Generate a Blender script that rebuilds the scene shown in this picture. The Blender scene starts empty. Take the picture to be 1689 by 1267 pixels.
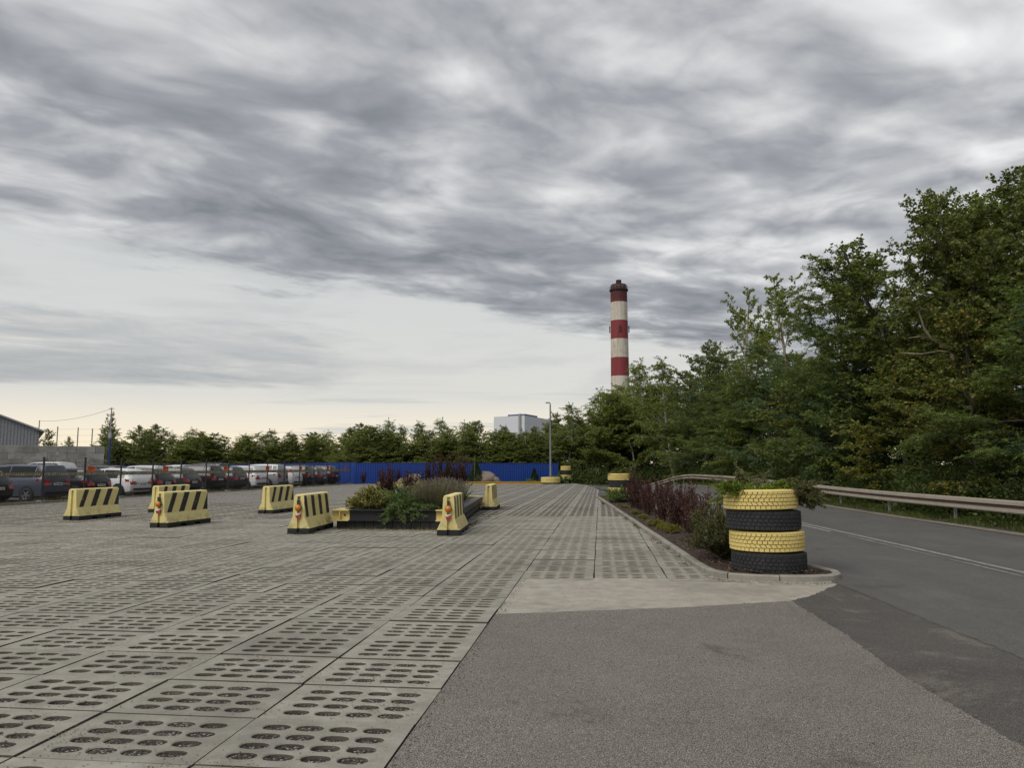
import bpy, bmesh, math, random
import numpy as np
from mathutils import Vector, Matrix

# ------------------------------------------------------------------ camera, sky, sun, exposure
scene = bpy.context.scene
COL = scene.collection
R = math.radians
YAW = 6.5                       # the paving runs along +Y; the camera looks 6.5 degrees left of it
SA, CA = math.sin(R(YAW)), math.cos(R(YAW))

cam_data = bpy.data.cameras.new('camera')
cam = bpy.data.objects.new('camera', cam_data)
COL.objects.link(cam)
cam.location = (0, 0, 1.55)
cam.rotation_euler = (R(90 + 6.145), 0, R(YAW))
cam_data.sensor_width = 36
cam_data.lens = 36 * 1268 / 1689
cam_data.clip_start = 0.05
cam_data.clip_end = 6000
scene.camera = cam

SUN_EL, SUN_AZ = 48, 215        # azimuth clockwise from +Y
scene.view_settings.view_transform = 'Standard'
scene.view_settings.look = 'None'
scene.view_settings.gamma = 1
scene.view_settings.use_curve_mapping = False
scene.view_settings.exposure = 0.36


class NT:
    """small helper that wires shader nodes"""
    def __init__(self, tree):
        self.t = tree
        tree.nodes.clear()

    def put(self, sock, v):
        if v is None:
            return
        if isinstance(v, bpy.types.NodeSocket):
            self.t.links.new(v, sock)
        elif isinstance(v, (tuple, list)):
            v = list(v)
            if len(sock.default_value) == 4 and len(v) == 3:
                v.append(1)
            sock.default_value = v
        else:
            if hasattr(sock.default_value, '__len__'):
                n = len(sock.default_value)
                sock.default_value = [v] * 3 + [1] if n == 4 else [v] * n
            else:
                sock.default_value = v

    def n(self, kind, ins=None, **props):
        nd = self.t.nodes.new('ShaderNode' + kind)
        for k, v in props.items():
            setattr(nd, k, v)
        for k, v in (ins or {}).items():
            self.put(nd.inputs[k], v)
        return nd

    def m(self, op, a, b=None, c=None, clamp=False):
        nd = self.t.nodes.new('ShaderNodeMath')
        nd.operation = op
        nd.use_clamp = clamp
        for i, v in enumerate((a, b, c)):
            if v is not None:
                self.put(nd.inputs[i], v)
        return nd.outputs[0]

    def vm(self, op, a, b=None):
        nd = self.t.nodes.new('ShaderNodeVectorMath')
        nd.operation = op
        self.put(nd.inputs[0], a)
        if b is not None:
            if op == 'SCALE':
                self.put(nd.inputs['Scale'], b)
            else:
                self.put(nd.inputs[1], b)
        return nd.outputs[0]

    def xyz(self, x=0, y=0, z=0):
        nd = self.t.nodes.new('ShaderNodeCombineXYZ')
        for i, v in enumerate((x, y, z)):
            self.put(nd.inputs[i], v)
        return nd.outputs[0]

    def sep(self, v):
        nd = self.t.nodes.new('ShaderNodeSeparateXYZ')
        self.put(nd.inputs[0], v)
        return nd.outputs

    def noise(self, vec, scale, detail=4, rough=.55, dist=0, dims='3D'):
        nd = self.t.nodes.new('ShaderNodeTexNoise')
        nd.noise_dimensions = dims
        self.put(nd.inputs['Vector'], vec)
        nd.inputs['Scale'].default_value = scale
        nd.inputs['Detail'].default_value = detail
        nd.inputs['Roughness'].default_value = rough
        nd.inputs['Distortion'].default_value = dist
        return nd.outputs[0]

    def vor(self, vec, scale, feature='F1', out='Distance', rnd=1):
        nd = self.t.nodes.new('ShaderNodeTexVoronoi')
        nd.feature = feature
        self.put(nd.inputs['Vector'], vec)
        nd.inputs['Scale'].default_value = scale
        nd.inputs['Randomness'].default_value = rnd
        return nd.outputs[out]

    def ss(self, v, lo, hi, a=0, b=1):
        nd = self.t.nodes.new('ShaderNodeMapRange')
        nd.interpolation_type = 'SMOOTHSTEP'
        self.put(nd.inputs['Value'], v)
        for k, w in (('From Min', lo), ('From Max', hi), ('To Min', a), ('To Max', b)):
            self.put(nd.inputs[k], w)
        return nd.outputs[0]

    def mix(self, f, a, b, blend='MIX'):
        nd = self.t.nodes.new('ShaderNodeMix')
        nd.data_type = 'RGBA'
        nd.blend_type = blend
        self.put(nd.inputs[0], f)
        self.put(nd.inputs[6], a)
        self.put(nd.inputs[7], b)
        return nd.outputs[2]

    def ramp(self, v, stops, interp='LINEAR'):
        nd = self.t.nodes.new('ShaderNodeValToRGB')
        cr = nd.color_ramp
        cr.interpolation = interp
        while len(cr.elements) < len(stops):
            cr.elements.new(.5)
        for e, (p, c) in zip(cr.elements, stops):
            e.position = p
            e.color = (c[0], c[1], c[2], 1)
        self.put(nd.inputs[0], v)
        return nd.outputs[0]


# ---- overcast sky: a layered cloud deck over a pale, hazy lower sky
world = bpy.data.worlds.new('World')
scene.world = world
world.use_nodes = True
w = NT(world.node_tree)
d = w.n('TexCoord').outputs['Generated']
dx, dy, dz = w.sep(d)
# horizontal frame of the view
cx = w.m('ADD', w.m('MULTIPLY', dx, CA), w.m('MULTIPLY', dy, SA))
cz = w.m('SUBTRACT', w.m('MULTIPLY', dy, CA), w.m('MULTIPLY', dx, SA))
zz = w.m('ADD', w.m('MAXIMUM', dz, 0.0), 0.03)
pX = w.m('DIVIDE', cx, zz)
pZ = w.m('DIVIDE', cz, zz)
al = w.m('ADD', w.m('MULTIPLY', pX, .739), w.m('MULTIPLY', pZ, .674))     # along the cloud streets
ac = w.m('SUBTRACT', w.m('MULTIPLY', pX, .674), w.m('MULTIPLY', pZ, .739))  # across them
q0 = w.xyz(w.m('MULTIPLY', al, .82), ac, 0)
wn = w.t.nodes.new('ShaderNodeTexNoise')
w.put(wn.inputs['Vector'], q0)
wn.inputs['Scale'].default_value = 1.1
wn.inputs['Detail'].default_value = 2
warp = w.vm('SCALE', w.vm('SUBTRACT', wn.outputs['Color'], (.5, .5, .5)), .55)
q = w.vm('ADD', q0, warp)
big = w.noise(w.vm('MULTIPLY', q0, (.8, 1.1, 1)), .62, 2, .5)
mid = w.noise(q, 2.7, 7, .53)
mid2 = w.noise(w.vm('ADD', q, (.035, -.05, 0)), 2.7, 7, .53)
vs_ = w.t.nodes.new('ShaderNodeTexVoronoi')
vs_.feature = 'SMOOTH_F1'
w.put(vs_.inputs['Vector'], w.vm('ADD', w.vm('MULTIPLY', q0, (.9, 1.25, 1)), w.vm('SCALE', warp, 1.3)))
vs_.inputs['Scale'].default_value = 2.3
vs_.inputs['Smoothness'].default_value = .8
lump = vs_.outputs['Distance']
relief = w.m('SUBTRACT', mid2, mid)
lum = w.m('ADD', w.m('MULTIPLY', w.m('SUBTRACT', big, .5), 1.05), w.m('MULTIPLY', w.m('SUBTRACT', mid, .5), 1.4))
lum = w.m('ADD', lum, w.m('MULTIPLY', relief, 1.7))
lum = w.m('ADD', lum, w.m('MULTIPLY', w.m('SUBTRACT', lump, .42), -.85))
bil = w.m('ABSOLUTE', w.m('SUBTRACT', w.noise(w.vm('ADD', q, (5.2, 1.1, 0)), 1.7, 3, .5), .5))
bil2 = w.m('ABSOLUTE', w.m('SUBTRACT', w.noise(w.vm('ADD', q, (2.2, 7.1, 0)), 3.9, 3, .5), .5))
lum = w.m('ADD', lum, w.m('MULTIPLY', w.m('SUBTRACT', bil, .09), 1.7))
lum = w.m('ADD', lum, w.m('MULTIPLY', w.m('SUBTRACT', bil2, .09), 1.1))
# a darker belt just behind the front edge of the deck
edge_n = w.noise(w.vm('ADD', w.vm('MULTIPLY', q0, (.8, 1, 1)), (0, 0, 3.3)), 1.7, 7, .62)
edge = w.m('ADD', w.m('ADD', ac, w.m('ADD', 3.62, w.m('MULTIPLY', al, -.06))), w.m('MULTIPLY', w.m('SUBTRACT', edge_n, .5), 1.7))
belt = w.ss(edge, 1.7, .3)
lum = w.m('SUBTRACT', lum, w.m('MULTIPLY', belt, .13))
lum = w.m('ADD', w.m('MULTIPLY', lum, .76), .535)
deck = w.ramp(lum, [(0.0, (.20, .21, .232)), (.34, (.318, .328, .35)), (.55, (.465, .472, .485)), (.78, (.66, .665, .67)), (1.0, (.82, .825, .82))])
deck_mask = w.ss(edge, .0, .38)
# pale lower sky: cream at the horizon, grey white above
elev = w.m('ARCSINE', dz)
low = w.ramp(w.m('MULTIPLY', elev, 2.2), [(0.0, (.88, .755, .56)), (.07, (.90, .79, .60)), (.125, (.80, .74, .625)), (.19, (.66, .65, .61)), (.42, (.60, .612, .60)), (1, (.54, .555, .565))])
az = w.m('ARCTAN2', cx, cz)
lowv = w.xyz(w.m('MULTIPLY', az, 2.0), w.m('MULTIPLY', elev, 15.0), 1.7)
ln = w.noise(lowv, 1.25, 7, .6, .35)
bandshape = w.m('MULTIPLY', w.ss(elev, .20, .155), w.ss(elev, .07, .10))
bandshape = w.m('MULTIPLY', bandshape, w.ss(az, .02, -.32))
band = w.ss(w.m('ADD', ln, w.m('MULTIPLY', w.m('SUBTRACT', bandshape, 1), .42)), .36, .53)
bn = w.noise(w.xyz(w.m('MULTIPLY', az, 3.5), w.m('MULTIPLY', elev, 32), 7.1), 1.6, 6, .6, .3)
bandcol = w.ramp(bn, [(.32, (.33, .35, .37)), (.52, (.45, .46, .465)), (.68, (.64, .63, .60))])
low = w.mix(w.m('MULTIPLY', band, .88), low, bandcol)
# thin grey streaks lying in the glow
sn = w.noise(w.xyz(w.m('MULTIPLY', az, 2.3), w.m('MULTIPLY', elev, 55), 4.4), 1.3, 5, .55, .2)
streak = w.m('MULTIPLY', w.ss(sn, .56, .68), w.m('MULTIPLY', w.ss(elev, .12, .085), w.ss(elev, .02, .05)))
low = w.mix(w.m('MULTIPLY', streak, .75), low, (.54, .545, .54))
# thin veils over the open part of the sky
vn = w.noise(w.xyz(w.m('MULTIPLY', az, 2.6), w.m('MULTIPLY', elev, 13), 9.3), 1.5, 6, .58, .4)
veil = w.m('MULTIPLY', w.ss(vn, .44, .66), w.ss(elev, .06, .12))
low = w.mix(w.m('MULTIPLY', veil, .55), low, (.47, .48, .485))
clouds = w.mix(deck_mask, low, deck)
sky = w.n('TexSky', sky_type='NISHITA', sun_disc=False, sun_elevation=R(SUN_EL), sun_rotation=R(SUN_AZ), air_density=1.2, dust_density=3.0)
WS = .1
skymix = w.mix(.93, w.mix(1.0, sky.outputs[0], (.7, .7, .7), 'MULTIPLY'), w.mix(1.0, clouds, (1 / WS * .9,) * 3, 'MULTIPLY'))
bg = w.n('Background', {'Color': skymix, 'Strength': WS})
wo = w.n('OutputWorld', {'Surface': bg.outputs[0]})
world.cycles.sampling_method = 'MANUAL'
world.cycles.sample_map_resolution = 512

sun_data = bpy.data.lights.new('sun', 'SUN')
sun = bpy.data.objects.new('sun', sun_data)
COL.objects.link(sun)
sun_data.energy = 1.5
sun_data.angle = R(35)
sun_data.color = (1, .96, .9)
sd = Vector((math.sin(R(SUN_AZ)) * math.cos(R(SUN_EL)), math.cos(R(SUN_AZ)) * math.cos(R(SUN_EL)), math.sin(R(SUN_EL))))
sun.rotation_euler = sd.to_track_quat('Z', 'Y').to_euler()

cy = scene.cycles
cy.max_bounces = 6
cy.diffuse_bounces = 4
cy.glossy_bounces = 3
cy.transmission_bounces = 4
cy.transparent_max_bounces = 6
cy.use_denoising = True
cy.use_adaptive_sampling = True
cy.adaptive_threshold = 0.02


# ------------------------------------------------------------------ helpers
def W(X, Z):
    """point given right of / ahead of the camera -> world"""
    return X * CA - Z * SA, X * SA + Z * CA


def tag(o, label=None, cat=None, group=None, kind=None):
    for k, v in (('label', label), ('category', cat), ('group', group), ('kind', kind)):
        if v:
            o[k] = v
    return o


def link(name, me, parent=None, mat=None, loc=None, rz=0):
    o = bpy.data.objects.new(name, me)
    COL.objects.link(o)
    if parent:
        o.parent = parent
    if mat is not None and me is not None:
        for q_ in (mat if isinstance(mat, (list, tuple)) else [mat]):
            me.materials.append(q_)
    if loc:
        o.location = loc
    if rz:
        o.rotation_euler = (0, 0, rz)
    return o


def empty(name, loc=(0, 0, 0), rz=0):
    o = bpy.data.objects.new(name, None)
    COL.objects.link(o)
    o.empty_display_size = .2
    o.location = loc
    o.rotation_euler = (0, 0, rz)
    return o


def copy_tree(o, parent=None):
    c = o.copy()
    COL.objects.link(c)
    c.parent = parent
    for ch in list(o.children):
        copy_tree(ch, c)
    return c


class MB:
    def __init__(self):
        self.v, self.f, self.mi = [], [], []

    def add(self, vs, fs, mi=0):
        b = len(self.v)
        self.v += [tuple(p) for p in vs]
        for f in fs:
            self.f.append(tuple(b + i for i in f))
            self.mi.append(mi)
        return self

    def box(self, lo, hi, mi=0, mat=None):
        x0, y0, z0 = lo
        x1, y1, z1 = hi
        vs = [(x0, y0, z0), (x1, y0, z0), (x1, y1, z0), (x0, y1, z0), (x0, y0, z1), (x1, y0, z1), (x1, y1, z1), (x0, y1, z1)]
        if mat is not None:
            vs = [tuple(mat @ Vector(p)) for p in vs]
        return self.add(vs, [(3, 2, 1, 0), (4, 5, 6, 7), (0, 1, 5, 4), (1, 2, 6, 5), (2, 3, 7, 6), (3, 0, 4, 7)], mi)

    def bbox(self, lo, hi, b=.02, mi=0):
        """box with chamfered edges"""
        bm = bmesh.new()
        bmesh.ops.create_cube(bm, size=1)
        c = [(l + h) / 2 for l, h in zip(lo, hi)]
        s = [h - l for l, h in zip(lo, hi)]
        for v in bm.verts:
            v.co = Vector([c[i] + v.co[i] * s[i] for i in range(3)])
        bmesh.ops.bevel(bm, geom=bm.edges[:], offset=b, segments=2, affect='EDGES', profile=.5)
        bm.verts.index_update()
        self.add([v.co[:] for v in bm.verts], [[v.index for v in f.verts] for f in bm.faces], mi)
        bm.free()
        return self

    def tube(self, pts, rads, n=8, mi=0, cap=True):
        pts = [Vector(p) for p in pts]
        if not hasattr(rads, '__len__'):
            rads = [rads] * len(pts)
        rings = []
        up = Vector((0, 0, 1))
        prev = None
        for i, p in enumerate(pts):
            t = (pts[min(i + 1, len(pts) - 1)] - pts[max(i - 1, 0)])
            if t.length < 1e-9:
                t = Vector((0, 0, 1))
            t.normalize()
            if prev is None:
                a = t.cross(up if abs(t.z) < .9 else Vector((1, 0, 0))).normalized()
            else:
                a = (prev - t * prev.dot(t))
                a = a.normalized() if a.length > 1e-6 else t.orthogonal().normalized()
            prev = a
            b_ = t.cross(a)
            rings.append([p + (a * math.cos(2 * math.pi * k / n) + b_ * math.sin(2 * math.pi * k / n)) * rads[i] for k in range(n)])
        vs = [p for r_ in rings for p in r_]
        fs = []
        for i in range(len(pts) - 1):
            for k in range(n):
                fs.append((i * n + k, i * n + (k + 1) % n, (i + 1) * n + (k + 1) % n, (i + 1) * n + k))
        if cap:
            fs.append(tuple(range(n - 1, -1, -1)))
            fs.append(tuple((len(pts) - 1) * n + k for k in range(n)))
        return self.add(vs, fs, mi)

    def lathe(self, prof, n=32, mi=0, axis='z', close=False, org=(0, 0, 0)):
        vs, fs = [], []
        m_ = len(prof)
        for k in range(n):
            a = 2 * math.pi * k / n
            for r_, h in prof:
                p = (r_ * math.cos(a), r_ * math.sin(a), h)
                if axis == 'y':
                    p = (p[0], p[2], p[1])
                elif axis == 'x':
                    p = (p[2], p[0], p[1])
                vs.append((p[0] + org[0], p[1] + org[1], p[2] + org[2]))
        for k in range(n):
            k2 = (k + 1) % n
            rng_ = m_ if close else m_ - 1
            for i in range(rng_):
                j = (i + 1) % m_
                f = (k * m_ + i, k2 * m_ + i, k2 * m_ + j, k * m_ + j)
                fs.append(f if axis != 'y' else f[::-1])
        return self.add(vs, fs, mi)

    def prism(self, poly, z0, z1, mi=0, mat=None):
        """polygon (x,y) ccw extruded in z"""
        n = len(poly)
        vs = [(x, y, z0) for x, y in poly] + [(x, y, z1) for x, y in poly]
        if mat is not None:
            vs = [tuple(mat @ Vector(p)) for p in vs]
        fs = [tuple(range(n - 1, -1, -1)), tuple(range(n, 2 * n))]
        fs += [(i, (i + 1) % n, n + (i + 1) % n, n + i) for i in range(n)]
        return self.add(vs, fs, mi)

    def mesh(self, name='m', smooth=False):
        me = bpy.data.meshes.new(name)
        me.from_pydata(self.v, [], self.f)
        if any(self.mi):
            me.polygons.foreach_set('material_index', self.mi)
        if smooth:
            me.polygons.foreach_set('use_smooth', [True] * len(me.polygons))
            if smooth != 'all':
                me.set_sharp_from_angle(angle=R(38))
        me.update()
        return me

    def build(self, name, mat, parent=None, smooth=False, loc=None, rz=0):
        return link(name, self.mesh(name, smooth), parent, mat, loc, rz)


def np_mesh(name, verts, k):
    """mesh of len(verts)/k separate k-gons"""
    verts = np.asarray(verts, dtype=np.float32).reshape(-1, 3)
    nv = len(verts)
    nf = nv // k
    me = bpy.data.meshes.new(name)
    me.vertices.add(nv)
    me.vertices.foreach_set('co', verts.ravel())
    me.loops.add(nv)
    me.loops.foreach_set('vertex_index', np.arange(nv, dtype=np.int32))
    me.polygons.add(nf)
    me.polygons.foreach_set('loop_start', np.arange(0, nv, k, dtype=np.int32))
    me.update(calc_edges=True)
    return me


def unit(a):
    return a / (np.linalg.norm(a, axis=-1, keepdims=True) + 1e-9)


def leaf_verts(pos, axis, L, Wd, rng, up=.6, shape=.45):
    """rhombic leaves: pos (N,3), axis (N,3) unit; L, Wd scalars or (N,)"""
    N_ = len(pos)
    L = np.broadcast_to(L, (N_,))[:, None] * rng.uniform(.7, 1.25, (N_, 1))
    Wd = np.broadcast_to(Wd, (N_,))[:, None] * rng.uniform(.7, 1.25, (N_, 1))
    nr = rng.normal(size=(N_, 3))
    nr[:, 2] += up * 2
    s = unit(np.cross(axis, nr))
    n_ = np.cross(s, axis)
    midp = pos + axis * L * shape
    fold = n_ * Wd * .18
    v = np.stack([pos, midp + s * Wd * .5 + fold, pos + axis * L, midp - s * Wd * .5 + fold], axis=1)
    return v.reshape(-1, 3)


# ------------------------------------------------------------------ materials
def material(name):
    m_ = bpy.data.materials.new(name)
    m_.use_nodes = True
    return m_, NT(m_.node_tree)


def finish(nt, color, rough=.7, bump=None, bstr=.3, bdist=.01, metal=0, spec=None, **extra):
    p = nt.n('BsdfPrincipled', {'Base Color': color, 'Roughness': rough, 'Metallic': metal})
    if spec is not None:
        p.inputs['Specular IOR Level'].default_value = spec
    for k, v in extra.items():
        nt.put(p.inputs[k.replace('_', ' ')], v)
    if bump is not None:
        b = nt.n('Bump', {'Height': bump, 'Strength': bstr, 'Distance': bdist})
        nt.put(p.inputs['Normal'], b.outputs[0])
    nt.n('OutputMaterial', {'Surface': p.outputs[0]})
    return p


def simple(name, color, rough=.6, metal=0, var=.12, scale=6, spec=None, dirt=0, **extra):
    m_, t = material(name)
    oc = t.n('TexCoord').outputs['Object']
    nz = t.noise(oc, scale, 5, .6)
    c = t.mix(nz, [x * (1 - var) for x in color], [min(1, x * (1 + var)) for x in color])
    if dirt:
        d_ = t.ss(t.noise(oc, scale * .6, 7, .7), .5, .72)
        c = t.mix(t.m('MULTIPLY', d_, dirt), c, (.12, .105, .085))
    finish(t, c, rough, nz, .12, .004, metal, spec, **extra)
    return m_


def leaf_mat(name, cols, trans=.38, rough=.5, objvar=.22):
    """cols: list of (pos,color) over a per-leaf random"""
    m_, t = material(name)
    g = t.n('NewGeometry')
    oi = t.n('ObjectInfo')
    r_ = t.m('ADD', t.m('MULTIPLY', g.outputs['Random Per Island'], .75),
             t.m('MULTIPLY', t.noise(g.outputs['Position'], .9, 2, .5), .25))
    c = t.ramp(r_, cols)
    v = t.m('ADD', 1 - objvar, t.m('MULTIPLY', oi.outputs['Random'], 2 * objvar))
    c = t.mix(1.0, c, t.xyz(v, v, t.m('POWER', v, .6)), 'MULTIPLY')
    p = t.n('BsdfPrincipled', {'Base Color': c, 'Roughness': rough})
    p.inputs['Specular IOR Level'].default_value = .3
    tr = t.n('BsdfTranslucent', {'Color': t.mix(1.0, c, (1.1, 1.25, .7), 'MULTIPLY')})
    ms = t.n('MixShader', {0: trans})
    t.t.links.new(p.outputs[0], ms.inputs[1])
    t.t.links.new(tr.outputs[0], ms.inputs[2])
    t.n('OutputMaterial', {'Surface': ms.outputs[0]})
    return m_


def concrete_mat(name, base, dark, stain=.5, speck=True, island=True, scale=1.0, crack=0):
    m_, t = material(name)
    g = t.n('NewGeometry')
    pos = g.outputs['Position']
    n1 = t.noise(pos, .55 * scale, 5, .6)
    n2 = t.noise(pos, 5 * scale, 6, .65)
    n3 = t.noise(pos, 60, 3, .6)
    c = t.mix(t.ss(n2, .3, .72), dark, base)
    c = t.mix(t.m('MULTIPLY', t.ss(n1, .48, .68), stain), c, [x * .55 for x in dark])
    if island:
        oi = t.n('ObjectInfo')
        r_ = t.m('FRACT', t.m('ADD', t.m('MULTIPLY', g.outputs['Random Per Island'], 1), oi.outputs['Random']))
        v = t.m('ADD', .90, t.m('MULTIPLY', r_, .17))
        c = t.mix(1.0, c, t.xyz(v, v, t.m('MULTIPLY', v, .985)), 'MULTIPLY')
    if speck:
        pit = t.m('MULTIPLY', t.ss(t.vor(t.vm('ADD', pos, t.vm('SCALE', pos, .0)), 24), .13, .05), t.ss(t.noise(pos, 3.0, 4, .6), .48, .62))
        c = t.mix(t.m('MULTIPLY', pit, .75), c, (.07, .06, .05))
        sp = t.ss(t.vor(pos, 70), .14, .05)
        c = t.mix(t.m('MULTIPLY', sp, .5), c, (.10, .095, .085))
        c = t.mix(t.m('MULTIPLY', t.ss(n3, .62, .75), .35), c, (.55, .52, .47))
    dirt = t.ss(t.noise(pos, 2.1 * scale, 7, .72, .6), .52, .72)
    c = t.mix(t.m('MULTIPLY', dirt, .42), c, (.15, .125, .095))
    grit = t.m('MULTIPLY', t.ss(t.noise(pos, 38, 4, .75), .56, .62), t.ss(t.noise(t.vm('ADD', pos, (3, 9, 0)), 1.3, 5, .65), .50, .68))
    c = t.mix(t.m('MULTIPLY', grit, .55), c, (.10, .082, .062))
    alg = t.ss(t.noise(t.vm('ADD', pos, (11, 2, 0)), .7, 4, .6), .5, .75)
    c = t.mix(t.m('MULTIPLY', alg, .25), c, (.25, .25, .18))
    if crack:
        wv = t.vm('ADD', pos, t.vm('SCALE', t.n('TexNoise', {'Vector': pos, 'Scale': 2.5, 'Detail': 5.0}).outputs['Color'], .35))
        ck = t.ss(t.vor(wv, crack, 'DISTANCE_TO_EDGE'), .006, .002)
        c = t.mix(t.m('MULTIPLY', ck, .75), c, (.06, .052, .042))
    h = t.m('ADD', t.m('MULTIPLY', n3, .4), n2)
    finish(t, c, .88, h, .35, .006)
    return m_


def asphalt_mat(name, lo, hi, tan, scale=95, tanamt=.35, stain=.45, along=0, crack=0, dust=0):
    m_, t = material(name)
    pos = t.n('NewGeometry').outputs['Position']
    vc = t.n('TexVoronoi', {'Vector': pos, 'Scale': scale})
    stone = t.sep(vc.outputs['Color'])
    f1 = vc.outputs['Distance']
    c = t.mix(stone[0], lo, hi)
    c = t.mix(t.m('MULTIPLY', t.ss(stone[1], .72, .8), tanamt), c, tan)
    c = t.mix(t.ss(f1, .42, .62), c, [x * .7 for x in lo])
    n1 = t.noise(pos, .45, 6, .62, .5)
    n2 = t.noise(pos, 2.6, 6, .68)
    sh = t.m('ADD', 1 - stain * .5, t.m('MULTIPLY', t.m('ADD', t.m('MULTIPLY', n1, .65), t.m('MULTIPLY', n2, .35)), stain))
    if along:
        st = t.noise(t.vm('MULTIPLY', pos, (1, .05, 1)), 1.3, 5, .6, .2)
        sh = t.m('MULTIPLY', sh, t.m('ADD', 1 - along * .5, t.m('MULTIPLY', st, along)))
    c = t.mix(1.0, c, t.xyz(sh, sh, sh), 'MULTIPLY')
    if dust:
        c = t.mix(t.m('MULTIPLY', t.ss(t.noise(pos, .8, 7, .7, .5), .52, .70), dust), c, (.30, .265, .21))
        c = t.mix(t.m('MULTIPLY', t.ss(t.noise(t.vm('ADD', pos, (7, 3, 0)), .7, 7, .7, .6), .58, .72), .55), c, (.045, .042, .038))
    if crack:
        wv = t.vm('ADD', pos, t.vm('SCALE', t.n('TexNoise', {'Vector': pos, 'Scale': 2.2, 'Detail': 6.0}).outputs['Color'], .5))
        ck = t.m('MULTIPLY', t.ss(t.vor(wv, crack, 'DISTANCE_TO_EDGE'), .008, .002), t.ss(n1, .42, .55))
        c = t.mix(t.m('MULTIPLY', ck, .7), c, [x * .35 for x in lo])
    finish(t, c, .85, t.m('SUBTRACT', 1, f1), .5, .005, spec=.3)
    return m_


M = {}
M['slab'] = concrete_mat('slab concrete', (.345, .33, .28), (.245, .23, .193), .5)
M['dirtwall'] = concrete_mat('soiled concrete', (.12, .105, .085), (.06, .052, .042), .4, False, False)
M['apron'] = concrete_mat('apron concrete', (.40, .37, .31), (.30, .272, .225), .45, True, False, 1.0, 0)
M['kerb'] = concrete_mat('kerb concrete', (.33, .31, .265), (.225, .21, .18), .5)
M['forecourt'] = asphalt_mat('coarse asphalt', (.115, .105, .092), (.345, .315, .275), (.50, .43, .34), 150, .55, .8, 0, 0, .25)
M['road'] = asphalt_mat('road asphalt', (.105, .10, .094), (.165, .158, .148), (.25, .225, .195), 150, .25, .6, .55, 0, .12)
M['patch'] = asphalt_mat('patch asphalt', (.075, .07, .063), (.15, .14, .126), (.24, .21, .175), 140, .35, .9, 0, 0, .65)

m_, t = material('gravel fill')
pos = t.n('NewGeometry').outputs['Position']
vc = t.n('TexVoronoi', {'Vector': pos, 'Scale': 60})
s_ = t.sep(vc.outputs['Color'])
c = t.ramp(s_[0], [(0, (.035, .03, .026)), (.35, (.09, .076, .062)), (.6, (.18, .155, .13)), (.85, (.32, .285, .245)), (1, (.6, .56, .5))])
c = t.mix(t.ss(vc.outputs['Distance'], .35, .6), c, (.03, .026, .022))
n1 = t.noise(pos, 1.1, 4, .6)
c = t.mix(t.ss(n1, .4, .7), c, t.mix(.6, c, (.055, .045, .034)))
moss = t.ss(t.noise(pos, 2.3, 4, .6), .63, .74)
c = t.mix(t.m('MULTIPLY', moss, .6), c, (.07, .075, .03))
finish(t, c, .95, t.m('SUBTRACT', 1, vc.outputs['Distance']), 1.0, .02)
M['gravel'] = m_

# far paving: the same slab grid where single holes are far too small to build
PX, PY, X0, Y0 = 1.015, .76, -1.12, 4.75
m_, t = material('far slab paving')
pos = t.n('NewGeometry').outputs['Position']
sx, sy, _z = t.sep(pos)
gx = t.m('DIVIDE', t.m('SUBTRACT', sx, X0 - 40 * PX), PX)
gy = t.m('DIVIDE', t.m('SUBTRACT', sy, Y0), PY)
fx, fy = t.m('FRACT', gx), t.m('FRACT', gy)
jx = t.m('LESS_THAN', t.m('ABSOLUTE', t.m('SUBTRACT', fx, .5)), .492)
jy = t.m('LESS_THAN', t.m('ABSOLUTE', t.m('SUBTRACT', fy, .5)), .490)
hx = t.m('SUBTRACT', t.m('FRACT', t.m('DIVIDE', t.m('SUBTRACT', t.m('MULTIPLY', fx, PX), .1), .205)), .5)
hy = t.m('SUBTRACT', t.m('FRACT', t.m('DIVIDE', t.m('SUBTRACT', t.m('MULTIPLY', fy, PY), .075), .153)), .5)
ell = t.m('ADD', t.m('POWER', t.m('ABSOLUTE', t.m('DIVIDE', hx, .445)), 2.6), t.m('POWER', t.m('ABSOLUTE', t.m('DIVIDE', hy, .415)), 2.6))
inx = t.m('LESS_THAN', t.m('ABSOLUTE', t.m('SUBTRACT', fx, .5)), .40)
iny = t.m('LESS_THAN', t.m('ABSOLUTE', t.m('SUBTRACT', fy, .5)), .40)
hole = t.m('MULTIPLY', t.m('LESS_THAN', ell, 1), t.m('MULTIPLY', inx, iny))
cell = t.xyz(t.m('FLOOR', gx), t.m('FLOOR', gy), 0)
wn_ = t.n('TexWhiteNoise', {'Vector': cell})
n1 = t.noise(pos, .35, 5, .6)
n2 = t.noise(pos, 5, 6, .65)
c = t.mix(t.ss(n2, .3, .72), (.245, .23, .193), (.345, .33, .28))
c = t.mix(t.m('MULTIPLY', t.ss(n1, .48, .68), .4), c, (.145, .137, .12))
v = t.m('ADD', .90, t.m('MULTIPLY', wn_.outputs[0], .17))
c = t.mix(1.0, c, t.xyz(v, v, v), 'MULTIPLY')
c = t.mix(hole, c, (.075, .064, .052))
c = t.mix(t.m('MULTIPLY', jx, jy), (.04, .037, .03), c)
finish(t, c, .9, n2, .2, .004)
M['farslab'] = m_

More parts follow.
